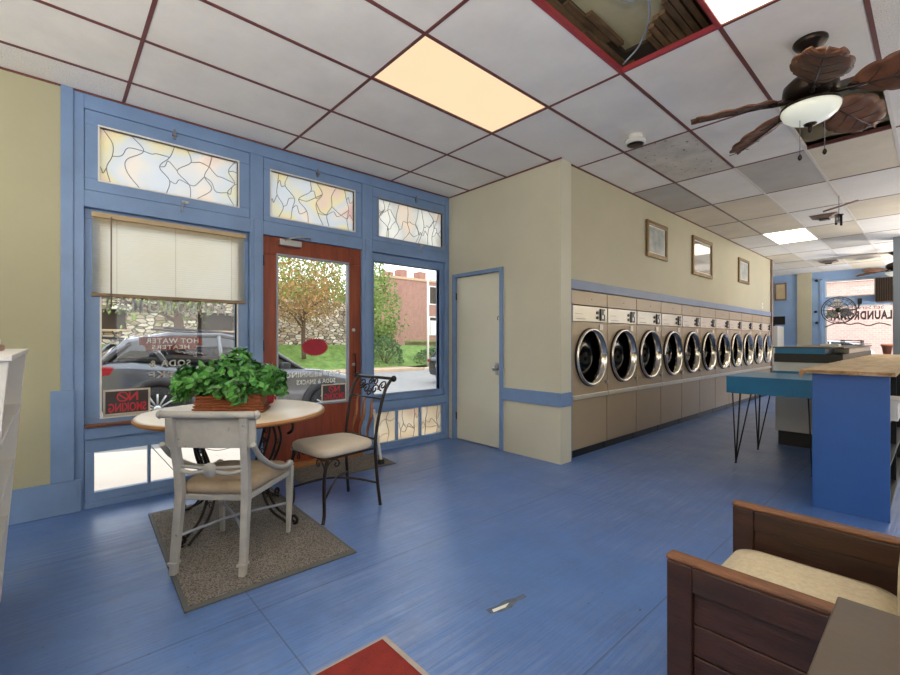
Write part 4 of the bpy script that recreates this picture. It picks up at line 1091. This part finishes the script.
# ------------------------------------------------------------------ display shelf on the left
t = thing('display_shelf', 'white open display shelf at the left edge of the picture', 'shelf', (-2.4, -.3, 0))
def side_poly(x0, x1):
    return MB().prism([(-.42, 0), (-.176, 0), (-.088, 1.19), (-.42, 1.19)], lambda u, v, q_: (q_, u, v), x0, x1)
for a, b in ((-3.02, -3.0), (-1.80, -1.78)): side_poly(a, b).build('upright', 'white', t, .002)
for z in (.0, .13, .395, .66, .925):
    MB().box(-3.0, -1.80, -.41, -.176 + .088 * z / 1.19 - .004, z, z + .016).build('shelf_board', 'white', t)
MB().box(-3.02, -1.78, -.43, -.42, 0, 1.19).build('back_panel', 'rail', t)
MB().box(-3.03, -1.77, -.43, -.08, 1.19, 1.208).build('top_board', 'white', t, .003)
t = thing('tape_dispenser', 'small striped tan dispenser with dark tip on top of the white shelf', 'dispenser', (-2.2, -.18, 1.208))
MB().box(-2.6, -2.30, -.22, -.14, 1.208, 1.232).build('base', 'oak', t, .004)
MB().box(-2.58, -2.33, -.215, -.15, 1.232, 1.254).build('body', 'signborder', t, .004)
MB().cyl((-2.62, -.18, 1.248), (-2.56, -.18, 1.248), .016).build('tip', 'black', t)

# ------------------------------------------------------------------ wooden armchair and side table, bottom right
t = thing('armchair', 'dark stained wooden box armchair with oatmeal seat cushion, bottom right', 'armchair', (-.2, 1.75, 0))
def arm(y0, y1, name, inner):
    x0, x1, zt = -.560, .36, .598
    p = MB().box(x0, x0 + .072, y0, y1, 0, zt - .018)
    a = p.build(name, 'pine', t, .004)
    MB().box(x0 + .072, x1, y0, y1, .505, zt - .018).build('arm_rail', 'pine', a, .004)
    MB().box(x0 + .072, x1, y0, y1, .06, .13).build('arm_rail', 'pine', a, .004)
    MB().box(x1 - .07, x1, y0 + .004, y1 - .004, .13, .505).box(x1 - .07, x1, y0, y1, 0, .06).build('arm_post', 'pine', a, .004)
    ym = (y0 + y1) / 2
    pl = MB()
    for i in range(4): pl.box(x0 + .072, x1 - .07, ym - .008, ym + .008, .131 + i * .0935, .131 + i * .0935 + .090)
    pl.build('plank_panel', 'pine', a, .003)
    MB().box(x0 - .003, x1, y0 - .002, y1 + .002, zt - .018, zt).build('arm_cap', 'pineedge', a, .008, seg=3)
arm(1.40, 1.445, 'arm', 1); arm(2.045, 2.09, 'arm', -1)
MB().box(-.53, .34, 1.446, 2.044, .255, .30).build('seat_deck', 'pine', t)
MB().box(-.545, -.515, 1.446, 2.044, .16, .30).build('front_rail', 'pine', t, .004)
MB().rbox(-.535, -.075, 1.455, 2.036, .30, .452, .06, 6, .014).build('seat_cushion', 'tweed', t)
MB().rbox(-.068, .068, 1.46, 2.03, .31, .80, .05, 6).build('back_cushion', 'tweed', t)
MB().box(.07, .11, 1.446, 2.044, .30, .86).build('back_frame', 'pine', t, .004)
t = thing('side_table', 'dark grey brown side table in the bottom right corner before the armchair', 'table', (.15, 1.05, 0))
MB().box(-.158, .46, .72, 1.355, .632, .658).build('table_top', 'darktop', t, .004)
MB().box(-.12, .42, .76, 1.315, .56, .632).build('apron', 'darktop', t)
for x in (-.12, .37):
    for y in (.76, 1.265): MB().box(x, x + .05, y, y + .05, 0, .56).build('leg', 'darktop', t, .003)

# ------------------------------------------------------------------ blue counter
t = thing('service_counter', 'long royal blue counter with end panel facing the viewer', 'counter', (-.43, 6.8, 0))
MB().box(-.640, -.224, 4.245, 4.27, 0, 1.003).build('end_panel', 'dblue', t, .002)
MB().box(-.640, -.615, 4.27, 9.4, 0, 1.003).build('side_panel', 'dblue', t)
MB().box(-.615, -.224, 9.375, 9.4, 0, 1.003).build('end_panel', 'dblue', t)
for z in (.06, .36, .665): MB().box(-.615, -.230, 4.27, 9.375, z, z + .02).build('inner_shelf', 'black', t)
for y in (5.25, 6.3, 7.35, 8.4): MB().box(-.615, -.24, y, y + .02, .0, 1.0).build('divider', 'black', t)
MB().box(-.615, -.24, 4.275, 9.37, 0, .06).build('plinth', 'black', t)
tp = MB(); q = random.Random(3)
n = 60; edge = [(-.70 + q.uniform(-.008, .008), 4.21 + 5.25 * i / n) for i in range(n + 1)]
fe = [(-.70 + .50 * i / 14, 4.20 + q.uniform(-.012, .012)) for i in range(1, 14)]
tp.prism(edge[::-1] + fe + [(-.195, 4.20), (-.195, 9.46)], lambda u, v, q_: (u, v, q_), 1.003, 1.033)
top = tp.build('counter_top', 'board', t)
MB().prism([(-.68, 1.0), (-.66, 1.012), (-.58, 1.018), (-.50, 1.008), (-.43, 1.014), (-.42, 1.0), (-.395, 1.018), (-.30, 1.021), (-.22, 1.008), (-.20, 1.030), (-.70, 1.030), (-.712, 1.0), (-.70, .97)], lambda u, v, q_: (u, q_, v), 4.185, 4.215).build('chipped_edge', 'boardedge', top)
t = thing('storage_bin', 'white bin poking out of the blue counter shelf', 'bin', (-.25, 4.5, .685))
MB().box(-.46, -.19, 4.36, 4.66, .686, .700).box(-.46, -.45, 4.36, 4.66, .70, .83).box(-.20, -.19, 4.36, 4.66, .70, .83).box(-.45, -.20, 4.36, 4.37, .70, .83).box(-.45, -.20, 4.65, 4.66, .70, .83).build('box', 'white', t, .003)
MB().box(-.470, -.18, 4.35, 4.67, .815, .832).box(-.47, -.18, 4.35, 4.67, .83, .835).build('lid', 'white', t)

# teal folding table with hairpin legs, against the counter
t = thing('folding_table', 'teal topped table on black hairpin legs beside the blue counter', 'table', (-1.05, 5.6, 0))
MB().box(-1.465, -.645, 5.15, 5.175, .715, .868).box(-1.465, -1.44, 5.175, 6.05, .715, .868).box(-1.44, -.645, 6.025, 6.05, .715, .868).build('apron', 'teal', t, .003)
MB().box(-1.468, -.645, 5.147, 6.053, .868, .884).build('table_top', 'teal', t, .003)
for x, y, sx, sy in ((-1.41, 5.19, 1, 1), (-.80, 5.19, 1, 1), (-1.41, 6.0, 1, -1), (-.80, 6.0, 1, -1)):
    f = Vector((x + .02, y - .005 * sy, .006))
    MB().tube([(x - .01, y, .716), f], .0065, 7).tube([(x + .05, y + sy * .03, .716), f], .008, 7).tube([(x + .15, y, .716), f], .0065, 7).box(x - .02, x + .16, y - .012, y + .04, .710, .716).cyl(f, f + Vector((0, 0, -.006)), .012).build('hairpin_leg', 'black', t)

# island of machines behind
t = thing('washer_island', 'beige and black island of washers with blue lid behind the teal table', 'washer', (-1.0, 7.6, 0))
MB().box(-1.325, -.72, 6.48, 9.5, .17, .99).build('body', 'white', t, .004)
MB().box(-1.30, -.74, 6.51, 9.47, 0, .17).build('plinth', 'black', t)
MB().box(-1.345, -.70, 6.44, 9.5, .757, .885).build('shelf_band', 'teal', t, .003)
MB().box(-1.335, -.71, 6.47, 9.5, .99, 1.092).build('control_band', 'black', t, .003)
MB().box(-1.325, -.86, 6.47, 7.1, 1.092, 1.156).build('lid', 'teal', t, .003)
MB().box(-1.325, -.72, 7.1, 9.5, 1.092, 1.150).build('lid', 'panel', t, .003)
MB().box(-1.345, -.70, 6.46, 9.5, 1.156, 1.172).build('top_board', 'darktop', t, .002)
t = thing('detergent_carton', 'small white carton on top of the washer island', 'carton', (-.95, 7.4, 1.172))
MB().box(-1.02, -.84, 7.3, 7.5, 1.172, 1.20).build('box', 'white', t, .002)
t = thing('wire_basket', 'black wire basket at the far end of the washer island', 'basket', (-.9, 9.1, 1.172))
mb = MB()
for z in (1.181, 1.21, 1.245): mb.tube([(-1.0, 8.9, z), (-.78, 8.9, z), (-.78, 9.3, z), (-1.0, 9.3, z)], .008, 5, True)
for i in range(5):
    y = 8.9 + i * .1; mb.tube([(-1.0, y, 1.245), (-1.0, y, 1.181), (-.78, y, 1.181), (-.78, y, 1.245)], .005, 5)
mb.build('wire_frame', 'black', t)
t = thing('flower_pot', 'small terracotta pot on the far window sill', 'pot', (-.86, YF - .1, .90))
struct('trim_7', MB().box(-2.05, -.66, YF - .22, YF, .86, .90), 'blue')
MB().lathe([(.07, 0), (.10, .20), (.115, .20), (.115, .25), (.10, .25), (.09, .2), (0, .2)], 20, (-.86, YF - .11, .90)).build('body', 'copper', t)

# ------------------------------------------------------------------ outside
RZ = -.30
def gz(y): return .05 if y < -.5 else (.05 - .35 * (y + .5) / 5.0 if y < 4.5 else RZ)
# pavement and street as strips sloping down to the right
def strip(x0, x1, mat, name, dz, thick=.2, ya=-30, yb=60):
    yl = [ya, -.5, 4.5, yb]; vs = []
    for y in yl:
        for x in (x0, x1): vs.append((x, y, gz(y) + dz))
    for y in yl:
        for x in (x0, x1): vs.append((x, y, gz(y) + dz - thick))
    fs = [(2 * i, 2 * i + 1, 2 * i + 3, 2 * i + 2) for i in range(3)] + [(8 + 2 * i, 8 + 2 * i + 2, 8 + 2 * i + 3, 8 + 2 * i + 1) for i in range(3)]
    fs += [(2 * i, 2 * i + 2, 8 + 2 * i + 2, 8 + 2 * i) for i in range(3)] + [(2 * i + 1, 8 + 2 * i + 1, 8 + 2 * i + 3, 2 * i + 3) for i in range(3)]
    return struct(name, MB().add(vs, fs), mat)
strip(-6.3, XO + .005, 'walk', 'ground_sidewalk', .0)
strip(-19.4, -6.3, 'asphalt', 'ground_street', -.12)
strip(-19.6, -19.4, 'curb', 'ground_curb', .02)
strip(-21.4, -19.6, 'curb', 'ground_far_sidewalk', .0)
vs = [(-21.4, -30, RZ + .3), (-24.2, -30, 1.05), (-24.2, 16.5, 1.05), (-21.4, 16.5, RZ), (-21.4, 4.5, RZ)]
struct('ground_bank', MB().add([(-21.4, -30, RZ + .35), (-24.3, -30, 1.05), (-21.4, 0, .0), (-24.3, 0, 1.05), (-21.4, 5, RZ), (-24.3, 5, 1.05), (-21.4, 19, RZ), (-24.3, 19, .9), (-27, 40, .1), (-60, 60, .4), (-60, 19, 1.0)], [(0, 1, 3, 2), (2, 3, 5, 4), (4, 5, 7, 6), (6, 7, 10, 9, 8)]), 'grass')
struct('ground_yard', MB().box(-40, XO, 60, 90, RZ - .4, RZ - .3).box(-30, 40, YF + .16, 60, RZ - .3, RZ).box(XR + .2, 40, -30, YF + .16, RZ - .3, RZ), 'walk')

# rubble wall with dark openings
t = thing('stone_building', 'long rubble limestone wall with dark openings across the street', 'building', (-24.8, 5, 1.0))
wb = MB(); y0 = -16; ops = [(-3.6, -1.8), (.4, 2.55), (5.35, 7.1)]
prev = y0
for a, b in ops:
    wb.box(-25.2, -24.3, prev, a, .6, 4.0).box(-25.2, -24.3, a, b, .6, 1.72).box(-25.2, -24.3, a, b, 2.62, 4.0); prev = b
wb.box(-25.2, -24.3, prev, 14.6, .6, 3.55)
wb.build('wall', 'stone', t)
for a, b in ops: MB().box(-25.1, -24.9, a, b, 1.72, 2.62).build('window', 'void', t)
for a, b in ops: MB().box(-25.2, -24.2, a - .1, b + .1, 1.66, 1.73).build('sill', 'curb', t)

# trees
def tree(name, label, x, y, z, h, r, n, fol, seed, trunk=.14, squash=1.0, base=.45, leaf=.22):
    q = random.Random(seed)
    t = thing(name, label, 'tree', (x, y, z), 0, 'street trees across the road')
    tr = MB(); lean = q.uniform(-.08, .08)
    hb = h * base
    tr.tube(spline([(x, y, z - .2), (x + lean, y + lean * .5, z + hb * .5), (x + lean * 1.5, y - lean, z + hb)], 4), [trunk * (1 - .25 * i / 8) for i in range(9)], 8)
    tips = []
    for k in range(9):
        a = 2 * PI * k / 9 + q.uniform(-.3, .3); e = q.uniform(.25, 1.1)
        p0 = Vector((x + lean * 1.5, y - lean, z + hb * q.uniform(.62, 1.0)))
        L_ = r * q.uniform(.7, 1.0)
        p2 = p0 + Vector((math.cos(a) * math.cos(e), math.sin(a) * math.cos(e), math.sin(e) * squash)) * L_
        p1 = (p0 + p2) / 2 + Vector((0, 0, .12 * L_))
        tr.tube(spline([p0, p1, p2], 4), [trunk * .5 * (1 - .1 * i) for i in range(9)], 6); tips += [p1, p2]
        for m in range(3):
            p3 = p1 + (p2 - p1) * q.random() + Vector((q.gauss(0, .3), q.gauss(0, .3), q.gauss(.1, .25))) * r * .5
            tr.tube([p1 + (p2 - p1) * .3, p3], [trunk * .18, trunk * .05], 5); tips.append(p3)
    tr.build('trunk', 'bark', t)
    fo = MB(); cz = z + hb + (h - hb) * .45
    for i in range(n):
        if q.random() < .45:
            c = q.choice(tips); p = c + Vector((q.gauss(0, 1), q.gauss(0, 1), q.gauss(0, .8))) * r * .22
        else:
            while True:
                d = Vector((q.uniform(-1, 1), q.uniform(-1, 1), q.uniform(-1, 1)))
                if .25 < d.length < 1: break
            p = Vector((x + d.x * r, y + d.y * r, cz + d.z * (h - hb) * .62))
        if p.z < z + hb * .55: continue
        u = Vector((q.gauss(0, 1), q.gauss(0, 1), q.gauss(0, 1))).normalized(); v = u.orthogonal().normalized() ; s1 = leaf * q.uniform(.6, 1.2)
        w_ = u.cross(v)
        fo.add([p - u * s1 * .5, p + v * s1 * .28 + w_ * s1 * .06, p + u * s1 * .5, p - v * s1 * .28 + w_ * s1 * .06], [(0, 1, 2, 3)])
    fo.build('foliage', fol, t)
    return t
tree('street_tree', 'bare limbed tree with orange green leaves seen through the front door', -22.4, 9.9, .45, 5.2, 2.3, 3000, M['fola'], 3, .13, .9, .40, .17)
tree('street_tree', 'dark trunked tree before the stone building, seen under the blind', -22.2, 4.15, .35, 5.2, 2.6, 1900, M['folb'], 5, .22, .8, .5, .2)
tree('street_tree', 'light green tree left of the brick building in the right window', -23.6, 15.2, .0, 5.6, 1.5, 3600, M['folb'], 9, .15, 1.0, .25, .2)
tree('street_tree', 'green tree rising above the right end of the stone wall', -30.8, 18.2, 1.0, 8.2, 2.2, 3600, M['folb'], 21, .2, 1.0, .3, .28)
tree('street_tree', 'yellow green tree behind the stone wall above the front door view', -30.2, 13.0, 1.0, 8.2, 2.9, 5200, M['folb'], 14, .2, 1.0, .3, .28)
tree('street_tree', 'tree behind the stone building at the left window', -30.0, 2.2, 1.0, 6.5, 3.2, 2200, M['folb'], 15, .2, 1.0, .3, .26)
def bush(x, y, z, r, h, n, seed, label):
    q = random.Random(seed); t = thing('shrub', label, 'shrub', (x, y, z), 0, 'shrubs on the far verge')
    fo = MB(); st_ = MB()
    for i in range(n):
        a = q.uniform(0, 2 * PI); e = q.uniform(0, PI / 2); d = q.uniform(.55, 1) ** .5
        p = Vector((x + math.cos(a) * math.cos(e) * r * d, y + math.sin(a) * math.cos(e) * r * d, z + math.sin(e) * h * d + .05))
        u = Vector((q.gauss(0, 1), q.gauss(0, 1), q.gauss(0, 1))).normalized(); v = u.orthogonal().normalized(); s1 = q.uniform(.10, .22)
        fo.add([p - u * s1 * .5, p + v * s1 * .3, p + u * s1 * .5, p - v * s1 * .3], [(0, 1, 2, 3)])
    for i in range(8): st_.tube([(x, y, z - .1), (x + q.gauss(0, .4) * r, y + q.gauss(0, .4) * r, z + h * .7)], .025, 5)
    fo.build('foliage', 'folc', t); st_.build('stems', 'bark', t)
bush(-21.9, 14.6, -.15, 1.15, 1.6, 1100, 1, 'rounded grey green shrub left of the right window view')
bush(-21.6, 18.0, -.25, 1.3, .95, 900, 2, 'low spreading shrub in the middle of the right window view')
bush(-21.0, 20.4, -.28, 1.0, .85, 700, 3, 'low shrub beside the pole across the street')
t = thing('retaining_wall', 'dark low retaining wall behind the shrubs across the street', 'wall', (-24.6, 20.5, 0))
MB().box(-24.8, -24.4, 18.2, 26, -.3, 1.1).build('blocks', mk('mossy_wall', (110, 96, 72), .95, 0, .25, 3, .5, 10), t)
MB().box(-24.9, -24.3, 18.2, 26, 1.1, 1.2).build('coping', 'grass', t)

# brick building
t = thing('brick_building', 'tall red brick building with chimneys in the right window view', 'building', (-42, 36, 0))
MB().box(-46, -38, 25.6, 52, -.3, 7.7).build('wall', 'brick', t)
MB().box(-46.1, -37.9, 25.5, 52.1, 7.7, 7.95).build('parapet', 'curb', t)
for y in (25.8, 27.6, 30.2): MB().box(-39.5, -38.4, y, y + .9, 7.95, 8.8 if y > 26 else 8.4).build('chimney', 'brick', t)
for y in (31.2, 35.0, 39):
    for z in (1.8, 5.2):
        f = MB().box(-38.05, -37.96, y, y + 1.1, z, z + 2.1).build('window', 'white2', t)
        MB().box(-37.98, -37.94, y + .12, y + .98, z + .12, z + 1.98).build('pane', 'void', f)
# utility pole with a sign
t = thing('street_pole', 'white street pole with a small sign in the right window view', 'pole', (-20.2, 15.6, RZ))
MB().cyl((-20.0, 16.35, RZ), (-20.0, 16.35, 5.2), .07, .055).build('pole', 'white', t)
MB().box(-19.97, -19.93, 16.5, 17.2, 1.6, 2.35).build('sign_plate', 'white', t)
MB().box(-20.0, -19.95, 16.3, 17.2, 2.35, 2.40).build('sign_arm', 'white', t)

# cars
def make_car(name, label, paint):
    t = thing(name, label, 'car', (0, 0, 0))
    def L(mb, n, m, p=t, b=0): return mb.build(n, m, p, b, True)
    def sec(x, hw, zb, zt, rnd=.16, n=6):
        ring = []
        r = min(rnd, (zt - zb) / 2 - .01, hw - .05)
        for q_, (sx, sz) in enumerate(((1, 1), (-1, 1), (-1, -1), (1, -1))):
            for j in range(n + 1):
                a = (q_ + j / n) * PI / 2
                k = 1.0 if sz > 0 else .6
                ring.append((x, sx * (hw - r) + r * math.cos(a), (zt if sz > 0 else zb) - sz * r + r * math.sin(a)))
        return ring
    st_ = [(-2.25, .66, .50, .86), (-2.20, .78, .36, .96), (-2.05, .86, .28, 1.01), (-1.7, .905, .24, 1.02), (-1.0, .92, .22, 1.0), (0, .92, .22, .985), (.9, .92, .22, 1.0), (1.3, .91, .22, .985), (1.75, .885, .24, .93), (2.05, .83, .28, .82), (2.2, .74, .34, .74), (2.26, .62, .42, .66)]
    body = L(MB().loft([sec(*s) for s in st_]), 'body', paint)
    def gsec(x, hwb, hwt, zb, zt):
        return [(x, hwb, zb), (x, hwt + (hwb - hwt) * .15, zb + (zt - zb) * .85), (x, hwt - .06, zt), (x, -hwt + .06, zt), (x, -hwt - (hwb - hwt) * .15, zb + (zt - zb) * .85), (x, -hwb, zb)]
    gh = [(-2.06, .78, .76, .96, 1.0), (-1.72, .82, .68, .98, 1.34), (-1.2, .84, .66, .97, 1.47), (-.5, .85, .66, .96, 1.53), (-.05, .85, .66, .95, 1.48), (.35, .84, .68, .95, 1.30), (.95, .80, .76, .93, .99)]
    L(MB().loft([gsec(*g) for g in gh]), 'windows', 'carglass', body)
    rf = []
    for x, hwb, hwt, zb, zt in [(-1.85, .8, .69, .98, 1.30), (-1.2, .84, .66, .97, 1.49), (-.5, .85, .66, .96, 1.55), (-.05, .85, .66, .95, 1.50), (.08, .85, .66, .95, 1.45)]:
        rf.append([(x, hwt + .02, zt - .075), (x, hwt - .05, zt + .004), (x, -hwt + .05, zt + .004), (x, -hwt - .02, zt - .075), (x, -hwt + .04, zt - .05), (x, hwt - .04, zt - .05)])
    L(MB().loft(rf), 'roof', paint, body)
    pl = MB()
    for s_ in (-1, 1):
        pl.tube([(.93, s_ * .80, .965), (.35, s_ * .70, 1.30), (.0, s_ * .675, 1.45)], .035, 6)
        pl.tube([(-.48, s_ * .86, .96), (-.53, s_ * .68, 1.48)], .035, 6)
        pl.tube([(-1.25, s_ * .855, .97), (-1.55, s_ * .70, 1.40)], .05, 6)
        pl.tube([(-2.05, s_ * .79, .98), (-1.75, s_ * .70, 1.32)], .05, 6)
        pl.tube([(-1.25, s_ * .87, .975), (1.3, s_ * .845, .965)], .012, 5)
    L(pl, 'pillars', paint, body)
    L(MB().box(-2.1, -1.78, -.6, .6, 1.33, 1.36), 'rear_spoiler', 'carclad', body)
    for s_ in (-1, 1):
        L(MB().tube([(-1.3, s_ * .60, 1.55), (-.1, s_ * .60, 1.55)], .02, 6), 'roof_rail', 'carclad', body)
        L(MB().rbox(.42, .58, s_ * .90, s_ * 1.06, .98, 1.10, .04), 'mirror', 'carclad', body)
        L(MB().box(-2.20, -1.90, s_ * .80 - .075, s_ * .80 + .075, .80, .93), 'tail_lamp', 'taillight', body, .02)
        L(MB().box(1.88, 2.16, s_ * .70 - .11, s_ * .70 + .11, .64, .76), 'head_lamp', 'headlight', body, .03)
        for x in (.55, -.45): L(MB().box(x - .18, x, s_ * .915 - .012, s_ * .915 + .012, .84, .87), 'door_handle', paint, body)
        for x in (-1.35, 1.35):
            ar = MB()
            pts = [(x + .41 * math.cos(PI * i / 14), s_ * .905, .33 + .41 * math.sin(PI * i / 14)) for i in range(15)]
            ar.tube(pts, .075, 6); ar.lathe([(.0, -.03), (.40, -.03), (.40, .022), (0, .022)], 28, (x, s_ * .90, .33), 'y')
            L(ar, 'wheel_arch', 'carclad', body)
            wh = L(MB().lathe([(.20, -.10), (.31, -.11), (.335, -.07), (.335, .07), (.31, .11), (.22, .105)], 32, (x, s_ * .86, .335), 'y'), 'tyre', 'rubber')
            rim = MB().lathe([(.225, -.09), (.235, -.06), (.235, .06), (.225, .112), (.205, .112), (.205, -.09)], 32, (x, s_ * .86, .335), 'y', True)
            for k in range(12):
                a = 2 * PI * k / 12
                rim.tube([(x + .03 * math.cos(a), s_ * (.86 + .10), .335 + .03 * math.sin(a)), (x + .22 * math.cos(a + .08), s_ * (.86 + .105), .335 + .22 * math.sin(a + .08))], .016, 5)
            rim.lathe([(0, -.02), (.05, -.02), (.05, .02), (0, .02)], 16, (x, s_ * (.86 + .10), .335), 'y')
            L(rim, 'rim', 'steel', wh)
    L(MB().box(-1.0, 1.0, -.93, -.915, .25, .42).box(-1.0, 1.0, .915, .93, .25, .42).box(-2.27, -2.15, -.62, .62, .34, .55).box(2.18, 2.27, -.6, .6, .34, .5), 'lower_cladding', 'carclad', body, .01)
    L(MB().box(-2.285, -2.262, -.26, .26, .62, .74), 'number_plate', 'signborder', body)
    return t
c1 = make_car('parked_car', 'grey metallic crossover parked at the kerb outside the shop', 'carbody')
c1.location = (-8.72, 2.50, -.2); c1.rotation_euler = (0, math.radians(4.2), math.radians(90)); c1.rotation_mode = 'XYZ'
c2 = copy_tree(c1); c2.location = (-12.75, 13.3, RZ - .12); c2.rotation_euler = (0, 0, math.radians(90))
c2['label'] = 'dark car at the right edge of the right shop window'
for o in c2.children_recursive if hasattr(c2, 'children_recursive') else []:
    if o.type == 'MESH' and o.data.materials and o.data.materials[0].name == 'grey_metallic_paint':
        o.data = o.data.copy(); o.data.materials[0] = M['cardark']
c3 = copy_tree(c1); c3.location = (-4.6, 33.0, RZ); c3.rotation_euler = (0, 0, math.radians(180)); c3['label'] = 'white car parked beyond the far shop window'
for o in c3.children_recursive:
    if o.type == 'MESH' and o.data.materials and o.data.materials[0].name == 'grey_metallic_paint':
        o.data = o.data.copy(); o.data.materials[0] = M['white2']
for o, p in ((c1, 0), (c2, 0), (c3, 0)): o['group'] = 'cars parked outside'
# street beyond the far window
t = thing('brick_building', 'pink brick building across from the far shop window', 'building', (0, 46, 0))
MB().box(-14, 16, 44, 52, RZ, 5.6).build('wall', 'brickx', t)
f = MB().box(-1.9, .7, 43.9, 44.0, .4, 2.6).build('door', 'white2', t)
MB().box(-1.6, .45, 43.86, 43.9, .4, 2.2).build('door_panel', 'brickx', f)
MB().box(-14.2, 16.2, 43.8, 52.2, 5.6, 6.0).build('parapet', 'white2', t)

# ------------------------------------------------------------------ light
wd = bpy.data.worlds.new('overcast'); SC.world = wd; wd.use_nodes = True
nt = wd.node_tree; bg = nt.nodes['Background']
tc = nt.nodes.new('ShaderNodeTexCoord'); sp = nt.nodes.new('ShaderNodeSeparateXYZ'); rp = nt.nodes.new('ShaderNodeValToRGB')
nt.links.new(tc.outputs['Generated'], sp.inputs[0]); nt.links.new(sp.outputs['Z'], rp.inputs['Fac'])
rp.color_ramp.elements[0].position = 0.0; rp.color_ramp.elements[0].color = (1.0, .97, .94, 1)
rp.color_ramp.elements[1].position = .7; rp.color_ramp.elements[1].color = (.80, .90, 1.0, 1)
nt.links.new(rp.outputs['Color'], bg.inputs['Color']); bg.inputs['Strength'].default_value = 2.7

# added fill: unseen area lights aimed at the ceiling, beside and behind the viewer
for k, (x, y, z, e) in enumerate([(.9, -.9, 1.4, 165), (-1.2, -2.5, 1.3, 140), (1.9, 5.2, 1.3, 25), (1.7, 9.5, 1.3, 100), (1.6, 13.4, 1.3, 380)]):
    la = bpy.data.lights.new('bounce_fill', 'AREA'); la.shape = 'DISK'; la.size = 1.3; la.energy = e; la.color = (1, .945, .87)
    lo = bpy.data.objects.new('bounce_fill', la); COL.objects.link(lo); lo.location = (x, y, z); lo.rotation_euler = (PI, 0, 0)

# ------------------------------------------------------------------ camera
cam = bpy.data.cameras.new('camera'); co = bpy.data.objects.new('camera', cam); COL.objects.link(co)
co.location = (0, 0, 1.25); co.rotation_euler = (PI / 2, 0, math.radians(47.884))
cam.sensor_width = 36; cam.lens = 442.2 / 900 * 36; cam.shift_y = 2.69 / 900
cam.clip_start = .05; cam.clip_end = 300
SC.camera = co
SC.view_settings.view_transform = 'Standard'; SC.view_settings.look = 'None'; SC.view_settings.gamma = 1; SC.view_settings.exposure = 0.18
SC.view_settings.use_curve_mapping = False
SC.cycles.use_denoising = True
SC.cycles.max_bounces = 10; SC.cycles.diffuse_bounces = 6; SC.cycles.transparent_max_bounces = 16
SC.cycles.caustics_reflective = False; SC.cycles.caustics_refractive = False
SC.cycles.sample_clamp_indirect = 6
